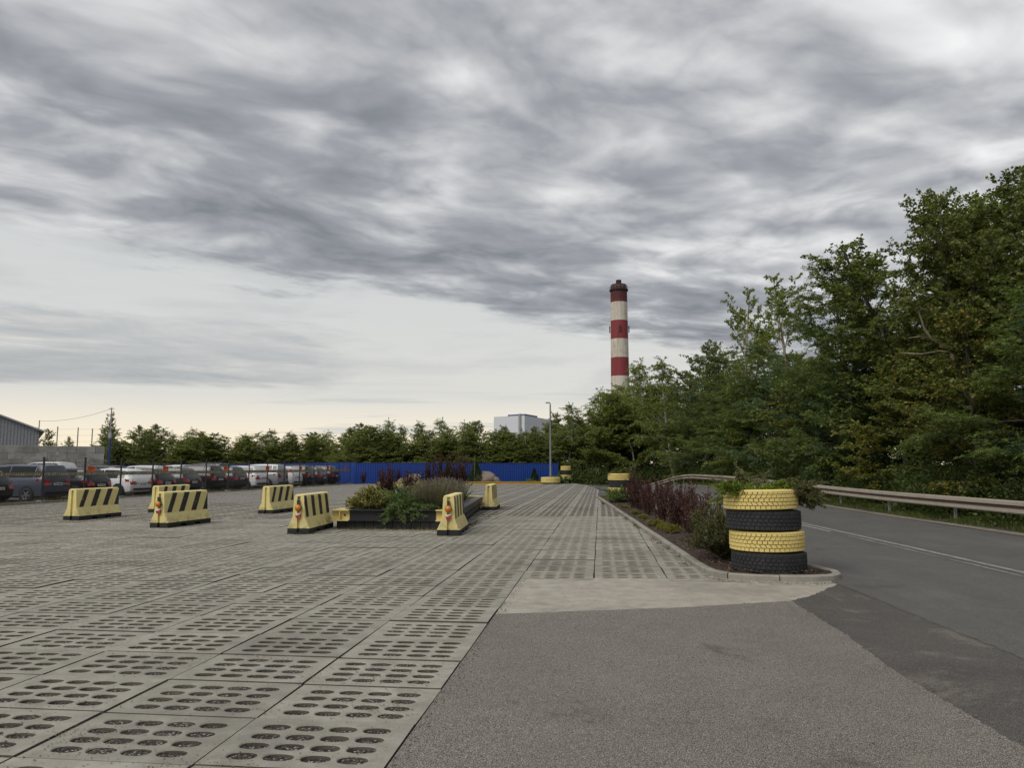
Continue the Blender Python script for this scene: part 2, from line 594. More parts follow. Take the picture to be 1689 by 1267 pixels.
m_, t = material('mulch soil')
pos = t.n('NewGeometry').outputs['Position']
vc = t.n('TexVoronoi', {'Vector': t.vm('MULTIPLY', pos, (1, 2.2, 1)), 'Scale': 45})
s_ = t.sep(vc.outputs['Color'])
c = t.ramp(s_[0], [(0, (.028, .016, .011)), (.5, (.075, .045, .031)), (.85, (.13, .08, .055)), (1, (.22, .15, .11))])
c = t.mix(t.noise(pos, 3, 5, .6), [.03, .02, .014], c)
finish(t, c, .95, t.m('SUBTRACT', t.noise(pos, 18, 4, .7), vc.outputs['Distance']), .9, .02)
M['mulch'] = m_

m_, t = material('grassy soil')
pos = t.n('NewGeometry').outputs['Position']
n1, n2 = t.noise(pos, .8, 6, .65), t.noise(pos, 14, 5, .65)
c = t.mix(t.ss(n1, .35, .65), (.05, .042, .026), (.055, .068, .022))
c = t.mix(t.ss(n2, .4, .7), [.03, .027, .016], c)
finish(t, c, .95, n2, .8, .03)
M['soil'] = m_

m_, t = material('white road paint')
pos = t.n('NewGeometry').outputs['Position']
c = t.mix(t.ss(t.noise(pos, 9, 6, .7), .4, .62), (.33, .32, .305), (.18, .175, .168))
finish(t, c, .7)
M['roadpaint'] = m_

# ------------------------------------------------------------------ ground, paving, road
rng = np.random.default_rng(11)


def interp(x, xs, ys):
    return float(np.interp(x, xs, ys))


RC_Y = [-30, 0, 11.85, 18.86, 27, 35, 42, 50, 58, 66, 74, 80, 86]
RC_X = [8.6, 6.75, 5.94, 5.5, 4.95, 4.35, 3.75, 3.2, 2.5, 1.2, -1.6, -6.0, -13.0]


def road_c(y):
    return interp(y, RC_Y, RC_X)


def road_z(u, y):
    """u: metres right of the road's left edge"""
    f = -.006 * max(0, y - 56) ** 2 if y < 75 else -.006 * 19 ** 2 - .05 * (y - 75)
    r = min(max((y - 24) / 24, 0), 1)
    r = r * r * (3 - 2 * r) * .24
    q = min(max(u, 0), RW) / RW
    return .005 + .067 * q + r * (.12 + .88 * q) + f


HALF = 2.9
RW = 6.3


def ribbon(name, mat, u0, u1, ys, zoff=0.0, nu=2, kind='structure', jit=0, zfun=None, parent=None):
    mb = MB()
    us = [u0 + (u1 - u0) * i / (nu - 1) for i in range(nu)]
    for y in ys:
        for i, u in enumerate(us):
            j = rng.normal() * jit if i in (0, nu - 1) else 0
            x = road_c(y) - HALF + u + j
            mb.v.append((x, y, (zfun or road_z)(u, y) + zoff))
    for a in range(len(ys) - 1):
        for i in range(nu - 1):
            mb.f.append((a * nu + i, a * nu + i + 1, (a + 1) * nu + i + 1, (a + 1) * nu + i))
            mb.mi.append(0)
    o = mb.build(name, mat, parent, smooth='all')
    if kind:
        o['kind'] = kind
    return o


def sheet(name, poly, z, mat, kind='structure', parent=None):
    me = bpy.data.meshes.new(name)
    bm = bmesh.new()
    vs = [bm.verts.new((x, y, z)) for x, y in poly]
    f = bm.faces.new(vs)
    f.normal_update()
    if f.normal.z < 0:
        f.normal_flip()
    bmesh.ops.triangulate(bm, faces=bm.faces[:])
    bm.to_mesh(me)
    bm.free()
    o = link(name, me, parent, mat)
    if kind:
        o['kind'] = kind
    return o


def rough_line(pts, step=.12, amp=.02):
    out = []
    for (x0, y0), (x1, y1) in zip(pts, pts[1:]):
        n = max(1, int(math.hypot(x1 - x0, y1 - y0) / step))
        for i in range(n):
            t_ = i / n
            out.append((x0 + (x1 - x0) * t_ + rng.normal() * amp * (i > 0), y0 + (y1 - y0) * t_ + rng.normal() * amp * (i > 0)))
    out.append(pts[-1])
    return out


# the wide ground reaches the horizon
mb = MB()
for a in np.linspace(0, 2 * math.pi, 48, endpoint=False):
    mb.v.append((3000 * math.cos(a), 3000 * math.sin(a), -.35))
mb.f.append(tuple(range(48)))
mb.mi.append(0)
tag(mb.build('ground', M['soil']), kind='structure')
sheet('car_yard', [(-95, 18), (-22.6, 18), (-21.6, 70), (-95, 125)], -.045, M['gravel'])

# paving: a gravel bed under slabs with oval openings
paving = empty('paving')
tag(paving, kind='structure')
mb = MB()
gx_ = np.arange(-15, 2.01, .085)
gy_ = np.arange(1.0, 12.01, .085)
gz_ = -.034 + np.random.default_rng(3).normal(size=(len(gy_), len(gx_))) * .007
for k_ in range(2):
    gz_[1:-1, 1:-1] = (gz_[:-2, 1:-1] + gz_[2:, 1:-1] + gz_[1:-1, :-2] + gz_[1:-1, 2:] + gz_[1:-1, 1:-1] * 2) / 6
gz_ = -.019 + (gz_ + .034) * 2.2
gz_ = np.minimum(gz_, -.005)
for iy, y in enumerate(gy_):
    for ix, x in enumerate(gx_):
        mb.v.append((x, y, gz_[iy, ix]))
nx_ = len(gx_)
for iy in range(len(gy_) - 1):
    for ix in range(nx_ - 1):
        a = iy * nx_ + ix
        mb.f.append((a, a + 1, a + nx_ + 1, a + nx_))
        mb.mi.append(0)
mb.build('gravel_fill', M['gravel'], paving, smooth='all')
YF = Y0 + 36 * PY           # beyond this row the openings live in the material
sheet('gravel_fill', [(-26, 12), (3, 12), (3, YF + .3), (-26, YF + .3)], -.011, M['gravel'], None, paving)
sheet('gravel_fill', [(-15, 1), (-26, 1), (-26, 12), (-15, 12)], -.011, M['gravel'], None, paving)


def slab_mesh(name, n=16, lip=True, depth=.06):
    sw, sd_ = .998, .744
    bm_v, bm_f = [], []
    dirty = set()
    cx_ = [.1 - .0 + .205 * i for i in range(5)]
    cxs = [0.0] + [(sw - .82) / 2 + .205 * i for i in range(5)] + [sw]
    cys = [0.0] + [(sd_ - .612) / 2 + .153 * i for i in range(5)] + [sd_]

    def quad(a, b, c_, d_):
        k = len(bm_v)
        bm_v.extend([a, b, c_, d_])
        bm_f.append((k, k + 1, k + 2, k + 3))
    for i in range(6):
        for j in range(6):
            x0, x1, y0, y1 = cxs[i], cxs[i + 1], cys[j], cys[j + 1]
            if not (1 <= i <= 4 and 1 <= j <= 4):
                quad((x0, y0, 0), (x1, y0, 0), (x1, y1, 0), (x0, y1, 0))
                continue
            mx, my = (x0 + x1) / 2, (y0 + y1) / 2
            hw, hh = (x1 - x0) / 2, (y1 - y0) / 2
            rx, ry = .088, .060
            per, inn, wal, low_ = [], [], [], []
            for k in range(n):
                a = 2 * math.pi * (k + .5 if n == 8 else k) / n
                if n == 16:
                    # put corners on the diagonal samples
                    tx, ty = math.cos(a), math.sin(a)
                    s = 1 / max(abs(tx), abs(ty))
                else:
                    tx, ty = math.cos(a), math.sin(a)
                    s = 1 / max(abs(tx), abs(ty))
                per.append((mx + tx * s * hw, my + ty * s * hh, 0))
                e = (abs(tx) ** 2.6 + abs(ty) ** 2.6) ** (-1 / 2.6)
                inn.append((mx + tx * e * rx, my + ty * e * ry, 0))
                wal.append((mx + tx * e * (rx - .006), my + ty * e * (ry - .006), -.006))
                low_.append((mx + tx * e * (rx - .012), my + ty * e * (ry - .012), -depth))
            rings = [per, inn, wal, low_] if lip else [per, inn, low_]
            b = len(bm_v)
            for r_ in rings:
                bm_v.extend(r_)
            for q_ in range(len(rings) - 1):
                for k in range(n):
                    k2 = (k + 1) % n
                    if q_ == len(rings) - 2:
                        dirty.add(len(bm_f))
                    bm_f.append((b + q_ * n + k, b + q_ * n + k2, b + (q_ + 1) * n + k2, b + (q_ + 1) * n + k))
            if n == 8:  # fill the cell corners the octagon misses
                for sx_, sy_ in ((-1, -1), (1, -1), (1, 1), (-1, 1)):
                    kk = [k for k in range(8) if (per[k][0] - mx) * sx_ > 0 and (per[k][1] - my) * sy_ > 0]
                    p1, p2 = per[kk[0]], per[kk[1]]
                    c0 = (mx + sx_ * hw, my + sy_ * hh, 0)
                    z = (p2[0] - p1[0]) * (c0[1] - p1[1]) - (p2[1] - p1[1]) * (c0[0] - p1[0])
                    k = len(bm_v)
                    bm_v.extend([p1, p2, c0] if z > 0 else [p2, p1, c0])
                    bm_f.append((k, k + 1, k + 2))
    for (ax, ay), (bx_, by_) in (((0, 0), (sw, 0)), ((sw, 0), (sw, sd_)), ((sw, sd_), (0, sd_)), ((0, sd_), (0, 0))):
        nxv, nyv = by_ - ay, -(bx_ - ax)
        l_ = math.hypot(nxv, nyv)
        e = .004
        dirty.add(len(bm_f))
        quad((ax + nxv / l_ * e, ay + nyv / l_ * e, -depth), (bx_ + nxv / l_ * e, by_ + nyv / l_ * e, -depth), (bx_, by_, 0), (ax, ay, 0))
    me = bpy.data.meshes.new(name)
    bm = bmesh.new()
    vv = [bm.verts.new(p) for p in bm_v]
    for fi, f in enumerate(bm_f):
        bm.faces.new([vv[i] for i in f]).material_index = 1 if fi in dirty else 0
    bmesh.ops.remove_doubles(bm, verts=bm.verts[:], dist=1e-4)
    bmesh.ops.recalc_face_normals(bm, faces=bm.faces[:])
    up_ = sum(f.normal.z * f.calc_area() for f in bm.faces)
    if up_ < 0:
        bmesh.ops.reverse_faces(bm, faces=bm.faces[:])
    bm.to_mesh(me)
    bm.free()
    return me


KY = [40.2, 11.78]
KX = [-.17, 1.53]


def kerb_x(y):
    return interp(y, KY[::-1], KX[::-1]) if y >= 11.78 else 9


slots = []
for k in range(-4, 24):
    for j in range(-5, 36):
        x, y = X0 - (k + 1) * PX, Y0 + j * PY
        if k < 0 and (j < 8 or x > kerb_x(y + .3) - .02):
            continue
        xc, yc = x + .5, y + .38
        if xc < -.86 * (yc + 2.5) - 1.2 or yc < 1:
            continue
        if xc < -23:
            continue
        Xc, Zc = xc * CA + yc * SA, -xc * SA + yc * CA
        vis = Zc > 3.6 and -.70 < Xc / Zc < .70
        slots.append((0 if vis else 1, math.hypot(xc, yc) + .0, x, y))
slots.sort()
sm = slab_mesh('slab')
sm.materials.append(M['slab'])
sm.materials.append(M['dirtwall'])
lod = slab_mesh('slab_far', 8, False, .045)
lv = np.array([v.co for v in lod.vertices])
lf = [tuple(p.vertices) for p in lod.polygons]
lmi = [p.material_index for p in lod.polygons]
fmi = []
fv, ff = [], []
for i, (vis, dist, x, y) in enumerate(slots):
    a = rng.normal() * .0035
    loc = np.array([x + .008 + rng.normal() * .003, y + .008 + rng.normal() * .003, max(-.004, rng.normal() * .003)])
    if vis == 0 and i < 300:
        o = link('slab', sm, paving, None, tuple(loc))
        o.rotation_euler = (rng.normal() * .002, rng.normal() * .002, a)
    else:
        b = len(fv) * len(lv)
        r_ = np.array([[math.cos(a), math.sin(a), 0], [-math.sin(a), math.cos(a), 0], [0, 0, 1]])
        fv.append(lv @ r_ + loc)
        ff.extend([tuple(q_ + b for q_ in f) for f in lf])
        fmi.extend(lmi)
me = bpy.data.meshes.new('slab_field')
me.from_pydata(np.concatenate(fv).tolist(), [], ff)
me.polygons.foreach_set('material_index', fmi)
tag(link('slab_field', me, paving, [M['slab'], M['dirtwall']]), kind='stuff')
far = [(-24.2, YF + .02), (.1, YF + .02), (-.15, 40), (-.1, 52), (-.4, 58), (-1.2, 66), (-3, 76), (-21.8, 76), (-22.2, 66.5), (-23.6, 45)]
tag(sheet('slab_field', far, -.003, M['farslab'], None, paving), kind='stuff')

# forecourt asphalt, concrete apron and the patched strip along the road
edge_a = rough_line([(2.5, -8), (2.4, 0), (2.31, 4.73), (2.21, 6.31), (2.24, 7.7), (2.18, 9.43)], .045, .009)
fore = [(-1.115, -8)] + edge_a + rough_line([(2.18, 9.43), (.9, 8.87), (-1.115, 8.24)], .05, .007)[1:]
sheet('forecourt', fore, .004, M['forecourt'])
patch = rough_line([(2.2, -8), (2.1, 0), (2.1, 9.6), (2.6, 10.4), (3.1, 10.9), (3.22, 11.2)], .3, .0) + [(4.4, 12), (4.4, 6), (4.6, 0), (5.0, -8)]
sheet('road_patch', patch, .0015, M['patch'])
apron = [(-1.115, 8.1), (.9, 8.6), (2.1, 9.0)] + rough_line([(2.18, 9.43), (2.55, 9.9), (3.08, 10.78)], .05, .012) + [(3.25, 11.1), (2.45, 11.25), (1.5, 11.35)] + rough_line([(1.5, 11.16), (-1.115, 10.87)], .12, .02)
sheet('apron', apron, .0028, M['apron'])

sheet('shoulder', [(-3.2, 40.2), (3.0, 40.2), (1.5, 57), (-1.5, 68), (-4, 76), (-6, 76)], -.012, M['patch'])
ys_road = [-20, -10, -4, 0, 3, 6, 9, 12, 15, 18, 21, 24, 27, 30, 33, 36, 39, 42, 45, 48, 51, 54, 56, 58, 60, 62, 64, 66, 68, 70, 73, 76, 80, 86]
ribbon('road', M['road'], 0, RW, sorted(set(ys_road + [round(v, 2) for v in np.arange(1.5, 12.5, .12)])), 0.0, 6, jit=.016)
fine_y = list(np.arange(2, 62, 1.0))
ribbon('road_marking', M['roadpaint'], 2.93, 3.03, fine_y, .006)
ribbon('road_marking', M['roadpaint'], 2.70, 2.80, [y for y in fine_y if y > 18.4], .006)
ribbon('road_marking', M['roadpaint'], 2.73, 2.77, list(np.arange(2, 18, .3)), .006, 2, jit=.012)
M['strip'] = concrete_mat('dusty road edge', (.25, .215, .17), (.16, .135, .105), .5, True, False)
ribbon('road_edge_strip', M['strip'], RW - .02, RW + .40, ys_road, .012, 2, jit=.02)


def verge_z(u, y):
    return road_z(RW, y) + .012 + .05 * min(max((u - RW - .4) / .4, 0), 1) - .02 * max(0, u - 8.5)


ribbon('verge', M['soil'], RW + .37, 40, ys_road, .0, 30, zfun=verge_z)

# planting strip with kerb stones
RL = lambda y: road_c(y) - HALF
kerb_path = [(-.17, 40.2), (1.36, 14.6), (1.53, 11.78), (1.60, 11.42), (1.78, 11.18), (2.10, 11.05), (2.45, 11.0), (2.80, 11.03), (3.08, 11.15), (3.26, 11.40), (3.30, 11.75)] + [(RL(y) - .02, y) for y in (13, 16, 20, 25, 30, 35, 40.2)]


def resample(path, step):
    out, acc = [path[0]], 0
    for (x0, y0), (x1, y1) in zip(path, path[1:]):
        L_ = math.hypot(x1 - x0, y1 - y0)
        s = step - acc
        while s <= L_:
            out.append((x0 + (x1 - x0) * s / L_, y0 + (y1 - y0) * s / L_))
            s += step
        acc = L_ - (s - step)
    return out


kerb = empty('kerb')
tag(kerb, kind='structure')
kp = resample(kerb_path[:3], 1.0) + [kerb_path[2]]
def catmull(pts, n=12):
    P = [pts[0]] + list(pts) + [pts[-1]]
    out = []
    for i in range(1, len(P) - 2):
        p0, p1, p2, p3 = (np.array(P[j]) for j in (i - 1, i, i + 1, i + 2))
        for t_ in np.linspace(0, 1, n, endpoint=False):
            out.append(tuple(.5 * ((2 * p1) + (-p0 + p2) * t_ + (2 * p0 - 5 * p1 + 4 * p2 - p3) * t_ ** 2 + (-p0 + 3 * p1 - 3 * p2 + p3) * t_ ** 3)))
    out.append(tuple(pts[-1]))
    return out


tip = resample(catmull(kerb_path[2:11]), .11) + [kerb_path[10]]
rs = resample(kerb_path[10:], 1.0)


def kerb_stone(pts, w_=.12, top=.08):
    """one kerb stone following a short polyline"""
    L_ = math.hypot(pts[-1][0] - pts[0][0], pts[-1][1] - pts[0][1])
    if L_ < .12:
        return
    prof = [(-w_ / 2, -.05), (w_ / 2, -.05), (w_ / 2, top - .015), (w_ / 2 - .018, top), (-w_ / 2 + .018, top), (-w_ / 2, top - .02)]
    n = len(prof)
    mb = MB()
    vs, fs = [], []
    g_ = .005
    m9 = len(pts)
    for i, (x, y) in enumerate(pts):
        a_, b_ = pts[max(i - 1, 0)], pts[min(i + 1, m9 - 1)]
        l_ = math.hypot(b_[0] - a_[0], b_[1] - a_[1])
        ux, uy = (b_[0] - a_[0]) / l_, (b_[1] - a_[1]) / l_
        s = g_ if i == 0 else (-g_ if i == m9 - 1 else 0)
        for a__, z in prof:
            vs.append((x + ux * s + uy * a__, y + uy * s - ux * a__, z))
    for i in range(m9 - 1):
        for k in range(n):
            fs.append((i * n + k, (i + 1) * n + k, (i + 1) * n + (k + 1) % n, i * n + (k + 1) % n))
    fs += [tuple(range(n)), tuple(range(m9 * n - 1, (m9 - 1) * n - 1, -1))]
    mb.add(vs, fs)
    me_ = mb.mesh('kerb_stone')
    bm = bmesh.new()
    bm.from_mesh(me_)
    bmesh.ops.recalc_face_normals(bm, faces=bm.faces[:])
    bm.to_mesh(me_)
    bm.free()
    o = link('kerb_stone', me_, kerb, M['kerb'])
    o.location.z = rng.normal() * .003


for seq in (kp, rs):
    for a, b in zip(seq, seq[1:]):
        kerb_stone([a, b])
for i in range(0, len(tip) - 1, 6):
    kerb_stone(tip[i:i + 7])

bed_pts = []
for (x, y) in kp[::1] + tip[1:]:
    bed_pts.append((x, y))
bed_r = rs
mb = MB()
poly = bed_pts + bed_r
me = bpy.data.meshes.new('flower_bed')
bm = bmesh.new()
f = bm.faces.new([bm.verts.new((x, y, .055)) for x, y in poly])
bmesh.ops.triangulate(bm, faces=bm.faces[:])
for it in range(3):
    bmesh.ops.subdivide_edges(bm, edges=[e for e in bm.edges if e.calc_length() > .35], cuts=1)
    bmesh.ops.triangulate(bm, faces=bm.faces[:])
for v in bm.verts:
    if not v.is_boundary:
        v.co.z += .02 + rng.normal() * .012
bmesh.ops.recalc_face_normals(bm, faces=bm.faces[:])
if sum(f.normal.z for f in bm.faces) < 0:
    bmesh.ops.reverse_faces(bm, faces=bm.faces[:])
bm.to_mesh(me)
bm.free()
tag(link('flower_bed', me, None, M['mulch']), kind='structure')


# ------------------------------------------------------------------ object materials
def paint_mat(name, color, chip=(.3, .29, .27), amt=.5, rough=.6, scale=9, grime=.4):
    m_, t = material(name)
    oc = t.n('TexCoord').outputs['Object']
    n1 = t.noise(oc, scale, 7, .7)
    n2 = t.noise(oc, 2.2, 5, .6)
    c = t.mix(n2, [x * .85 for x in color], [min(1, x * 1.08) for x in color])
    c = t.mix(t.m('MULTIPLY', t.ss(t.noise(oc, 3.5, 7, .75), .52, .75), grime), c, [x * .5 for x in color])
    c = t.mix(t.m('MULTIPLY', t.ss(n1, .66, .70), amt), c, chip)
    finish(t, c, rough, t.noise(oc, 30, 4, .6), .15, .003)
    return m_


M['yellow'] = paint_mat('pale yellow paint', (.72, .59, .24), amt=.5)
M['yellow_deep'] = paint_mat('yellow paint', (.66, .46, .10), amt=.35)
M['black'] = paint_mat('black paint', (.018, .018, .018), (.25, .24, .22), .8)
M['steel_black'] = paint_mat('black painted steel', (.02, .021, .024), (.09, .06, .045), .4, .45)
M['rubber'] = simple('black rubber', (.022, .023, .026), .75, var=.35, scale=14, dirt=.25)
M['tyre_yellow'] = paint_mat('yellow painted rubber', (.74, .59, .20), (.10, .085, .05), .75, .62, 11, .35)
M['groove'] = simple('grimy shaded tread groove', (.16, .115, .035), .9)  # grime and the shade between tread blocks, both put into the colour
M['galv'] = simple('galvanised steel', (.36, .37, .37), .5, .5, dirt=.2)
M['rail'] = simple('weathered guardrail steel', (.43, .375, .305), .6, .2, var=.15, scale=3, dirt=.3)
M['rail_groove'] = simple('rusty rail groove', (.15, .105, .08), .75, .1, var=.3, scale=3, dirt=.3)
M['post'] = simple('rail post steel', (.32, .30, .27), .6, .3, dirt=.5)
M['orange'] = simple('amber lens', (.62, .20, .02), .3, var=.15, scale=20)
M['red'] = simple('red reflector', (.42, .045, .05), .35)
M['white'] = simple('white plastic', (.72, .71, .68), .5)
M['darkgrey'] = simple('dark grey metal', (.035, .036, .04), .5)
M['blue'] = paint_mat('blue sheet steel', (.015, .058, .29), (.2, .22, .26), .12, .42, 5, .35)
M['blue_dark'] = paint_mat('dark blue steel', (.02, .05, .18), (.1, .1, .12), .1, .5, 5, .35)
M['pole'] = simple('grey pole', (.25, .26, .27), .5, .4)
M['rock'] = simple('granite boulder', (.20, .16, .13), .9, var=.5, scale=5)
M['soildark'] = simple('planter soil', (.05, .038, .028), .95, var=.4, scale=20)
M['sign_orange'] = simple('orange sign plastic', (.75, .13, .025), .5)
M['ink'] = simple('black print', (.03, .02, .02), .6)

# barrier paint: yellow with slanted black bars on the flanks, black foot, chips to grey concrete
def barrier_mat(name, lean, seed):
    m_, t = material(name)
    oc = t.n('TexCoord').outputs['Object']
    x, y, z = t.sep(oc)
    nrm = t.sep(t.n('NewGeometry').outputs['Normal'])
    nobj = t.n('VectorTransform', {'Vector': t.n('NewGeometry').outputs['Normal']}, vector_type='NORMAL', convert_from='WORLD', convert_to='OBJECT')
    nx = t.m('ABSOLUTE', t.sep(nobj.outputs[0])[0])
    wob = t.m('MULTIPLY', t.m('SUBTRACT', t.noise(oc, 12, 3, .5), .5), .02)
    s = t.m('ADD', t.m('SUBTRACT', y, t.m('MULTIPLY', t.m('SUBTRACT', z, .37), lean)), wob)
    fr = t.m('FRACT', t.m('DIVIDE', t.m('ADD', s, .26), .56))
    bar = t.m('MULTIPLY', t.m('GREATER_THAN', fr, .57), t.m('GREATER_THAN', nx, .6))
    bar = t.m('MULTIPLY', bar, t.m('MULTIPLY', t.m('GREATER_THAN', t.m('ADD', z, wob), .375), t.m('LESS_THAN', z, .875)))
    bar = t.m('MULTIPLY', bar, t.m('GREATER_THAN', s, .1))
    vec = t.vm('ADD', oc, (seed * 3.1, 0, 0))
    ycol = t.mix(t.noise(vec, 2.5, 5, .6), (.70, .59, .23), (.84, .72, .31))
    ycol = t.mix(t.m('MULTIPLY', t.ss(t.noise(vec, 4, 7, .75), .5, .75), .4), ycol, (.42, .36, .2))
    bcol = t.mix(t.ss(t.noise(vec, 9, 6, .7), .62, .66), (.02, .02, .019), (.30, .29, .26))
    c = t.mix(bar, ycol, bcol)
    foot = t.m('LESS_THAN', t.m('ADD', z, t.m('MULTIPLY', wob, .8)), .125)
    fcol = t.mix(t.ss(t.noise(vec, 8, 5, .7), .66, .70), (.014, .014, .014), (.28, .26, .23))
    c = t.mix(foot, c, fcol)
    chip = t.ss(t.noise(vec, 13, 7, .78), .655, .69)
    c = t.mix(t.m('MULTIPLY', chip, t.m('SUBTRACT', .8, t.m('MULTIPLY', foot, .6))), c, (.20, .18, .15))
    low_d = t.m('MULTIPLY', t.m('MULTIPLY', t.ss(z, .42, .12), t.m('GREATER_THAN', z, .125)), t.ss(t.noise(vec, 5, 6, .7), .42, .62))
    c = t.mix(t.m('MULTIPLY', low_d, .5), c, (.16, .13, .09))
    finish(t, c, .65, t.noise(oc, 26, 5, .65), .25, .004)
    return m_


BAR_MATS = {}
barrier_mesh_cache = {}


def barrier_mesh():
    """profile in x,z swept along y, with a slot in each end and lifting notches under the foot"""
    L_ = 2.0
    half = [(.265, .0), (.265, .13), (.255, .14), (.15, .37), (.128, .84), (.11, .89), (.07, .905)]
    prof = [(x, z) for x, z in half] + [(-x, z) for x, z in reversed(half)]
    mb = MB()
    n = len(prof)
    ys = [0, .025, .55, .56, .8, .81, 1.19, 1.2, 1.44, 1.45, L_ - .025, L_]
    for y in ys:
        ins = .02 if y in (0, L_) else 0
        for x, z in prof:
            zz_ = z
            sx_ = x
            if ins:
                sx_ = x * (1 - ins / .26)
                zz_ = min(z, .89) if z > .8 else z
            if z == 0 and (.555 < y < .805 or 1.195 < y < 1.445):
                zz_ = .065
            mb.v.append((sx_, y, zz_))
    for i in range(len(ys) - 1):
        for k in range(n):
            mb.f.append((i * n + k, i * n + (k + 1) % n, (i + 1) * n + (k + 1) % n, (i + 1) * n + k))
            mb.mi.append(0)
    # ends: two cheeks either side of a vertical slot
    for e, y in ((0, 0.0), (1, L_)):
        b = (len(ys) - 1) * n * e
        sg = 1 if e == 0 else -1
        s = .035
        dpt = .05 * sg
        zt, z0 = .86, .0
        k0 = len(mb.v)
        mb.v += [(s, y, z0), (s, y, zt), (-s, y, zt), (-s, y, z0), (s, y + dpt, z0), (s, y + dpt, zt), (-s, y + dpt, zt), (-s, y + dpt, z0)]
        right = [b + i for i in range(7)]
        left = [b + i for i in range(7, 14)]
        fs = [tuple(right[::1]) + (b + 7 - 0, k0 + 2, k0 + 1, k0 + 0)] if False else []
        fs += [tuple([k0] + right + [k0 + 1]), tuple([k0 + 2] + left + [k0 + 3]), (k0 + 1, right[-1], left[0], k0 + 2),
               (k0, k0 + 1, k0 + 5, k0 + 4), (k0 + 1, k0 + 2, k0 + 6, k0 + 5), (k0 + 2, k0 + 3, k0 + 7, k0 + 6), (k0 + 4, k0 + 5, k0 + 6, k0 + 7)]
        for f in fs:
            mb.f.append(f)
            mb.mi.append(0)
    me = mb.mesh('barrier_body')
    bm = bmesh.new()
    bm.from_mesh(me)
    bmesh.ops.triangulate(bm, faces=[f for f in bm.faces if len(f.verts) > 4])
    bmesh.ops.recalc_face_normals(bm, faces=bm.faces[:])
    bm.to_mesh(me)
    bm.free()
    return me


def barrier(x, y, rz, lean, seed, label, lamp=False):
    root = empty('concrete_barrier', (x, y, 0), R(rz))
    tag(root, label, 'barrier', 'yellow and black barriers on the paving')
    me = barrier_mesh()
    o = link('body', me, root, barrier_mat('barrier paint %d' % seed, lean, seed))
    if lamp:
        h = MB().lathe([(.0, 0), (.072, 0), (.08, .012), (.08, .05), (.072, .06), (0, .06)], 20, axis='y', org=(0, -.075, .60)).build('warning_lamp', M['darkgrey'], root, True)
        MB().lathe([(.0, -.045), (.035, -.036), (.064, -.02), (.074, 0), (.074, .01)], 20, axis='y', org=(0, -.077, .60)).build('lens', M['orange'], h, True)
        MB().box((-.03, -.06, .68), (.03, -.005, .78)).build('bracket', M['darkgrey'], h)
        b = MB()
        b.prism([(-.06, .44), (-.045, .36), (.045, .36), (.06, .44), (.06, .46), (-.06, .41)], .005, .05, mat=Matrix(((1, 0, 0, 0), (0, 0, -1, 0), (0, 1, 0, 0), (0, 0, 0, 1))))
        r_ = b.build('reflector', M['red'], root)
        b = MB()
        b.prism([(-.06, .413), (.06, .463), (.055, .485), (-.05, .465)], .005, .048, mat=Matrix(((1, 0, 0, 0), (0, 0, -1, 0), (0, 1, 0, 0), (0, 0, 0, 1))))
        b.build('reflector_tip', M['white'], r_)
    return root


barrier(-15.27, 21.0, 0, .52, 1, 'yellow and black concrete barrier nearest the parked cars, no lamp, leftmost of all')
barrier(-15.0, 24.8, 0, .48, 2, 'yellow and black concrete barrier half hidden behind the one with a lamp')
barrier(-11.2, 18.72, -3, .52, 3, 'barrier with amber lamp and chipped black bars, in front of another barrier')
barrier(-11.0, 24.6, 0, .5, 4, 'yellow and black barrier without lamp, between cars and steel planter')
barrier(-6.97, 17.40, 3.6, -.30, 5, 'barrier with amber lamp at the planter corner by the variegated bush', True)
barrier(-3.42, 17.33, 4.2, -.12, 6, 'barrier with amber lamp at the planter corner by the lavender', True)
barrier(-3.98, 27.5, 3, -.28, 7, 'yellow and black barrier at the far corner of the steel planter')
# the chipped barrier carries a lamp too
_b3 = [o for o in COL.objects if o.get('label', '').startswith('barrier with amber lamp and chipped')][0]
_src = [o for o in COL.objects if o.get('label', '').endswith('by the lavender')][0]
for ch in list(_src.children):
    if ch.name.startswith(('warning_lamp', 'reflector')):
        copy_tree(ch, _b3)


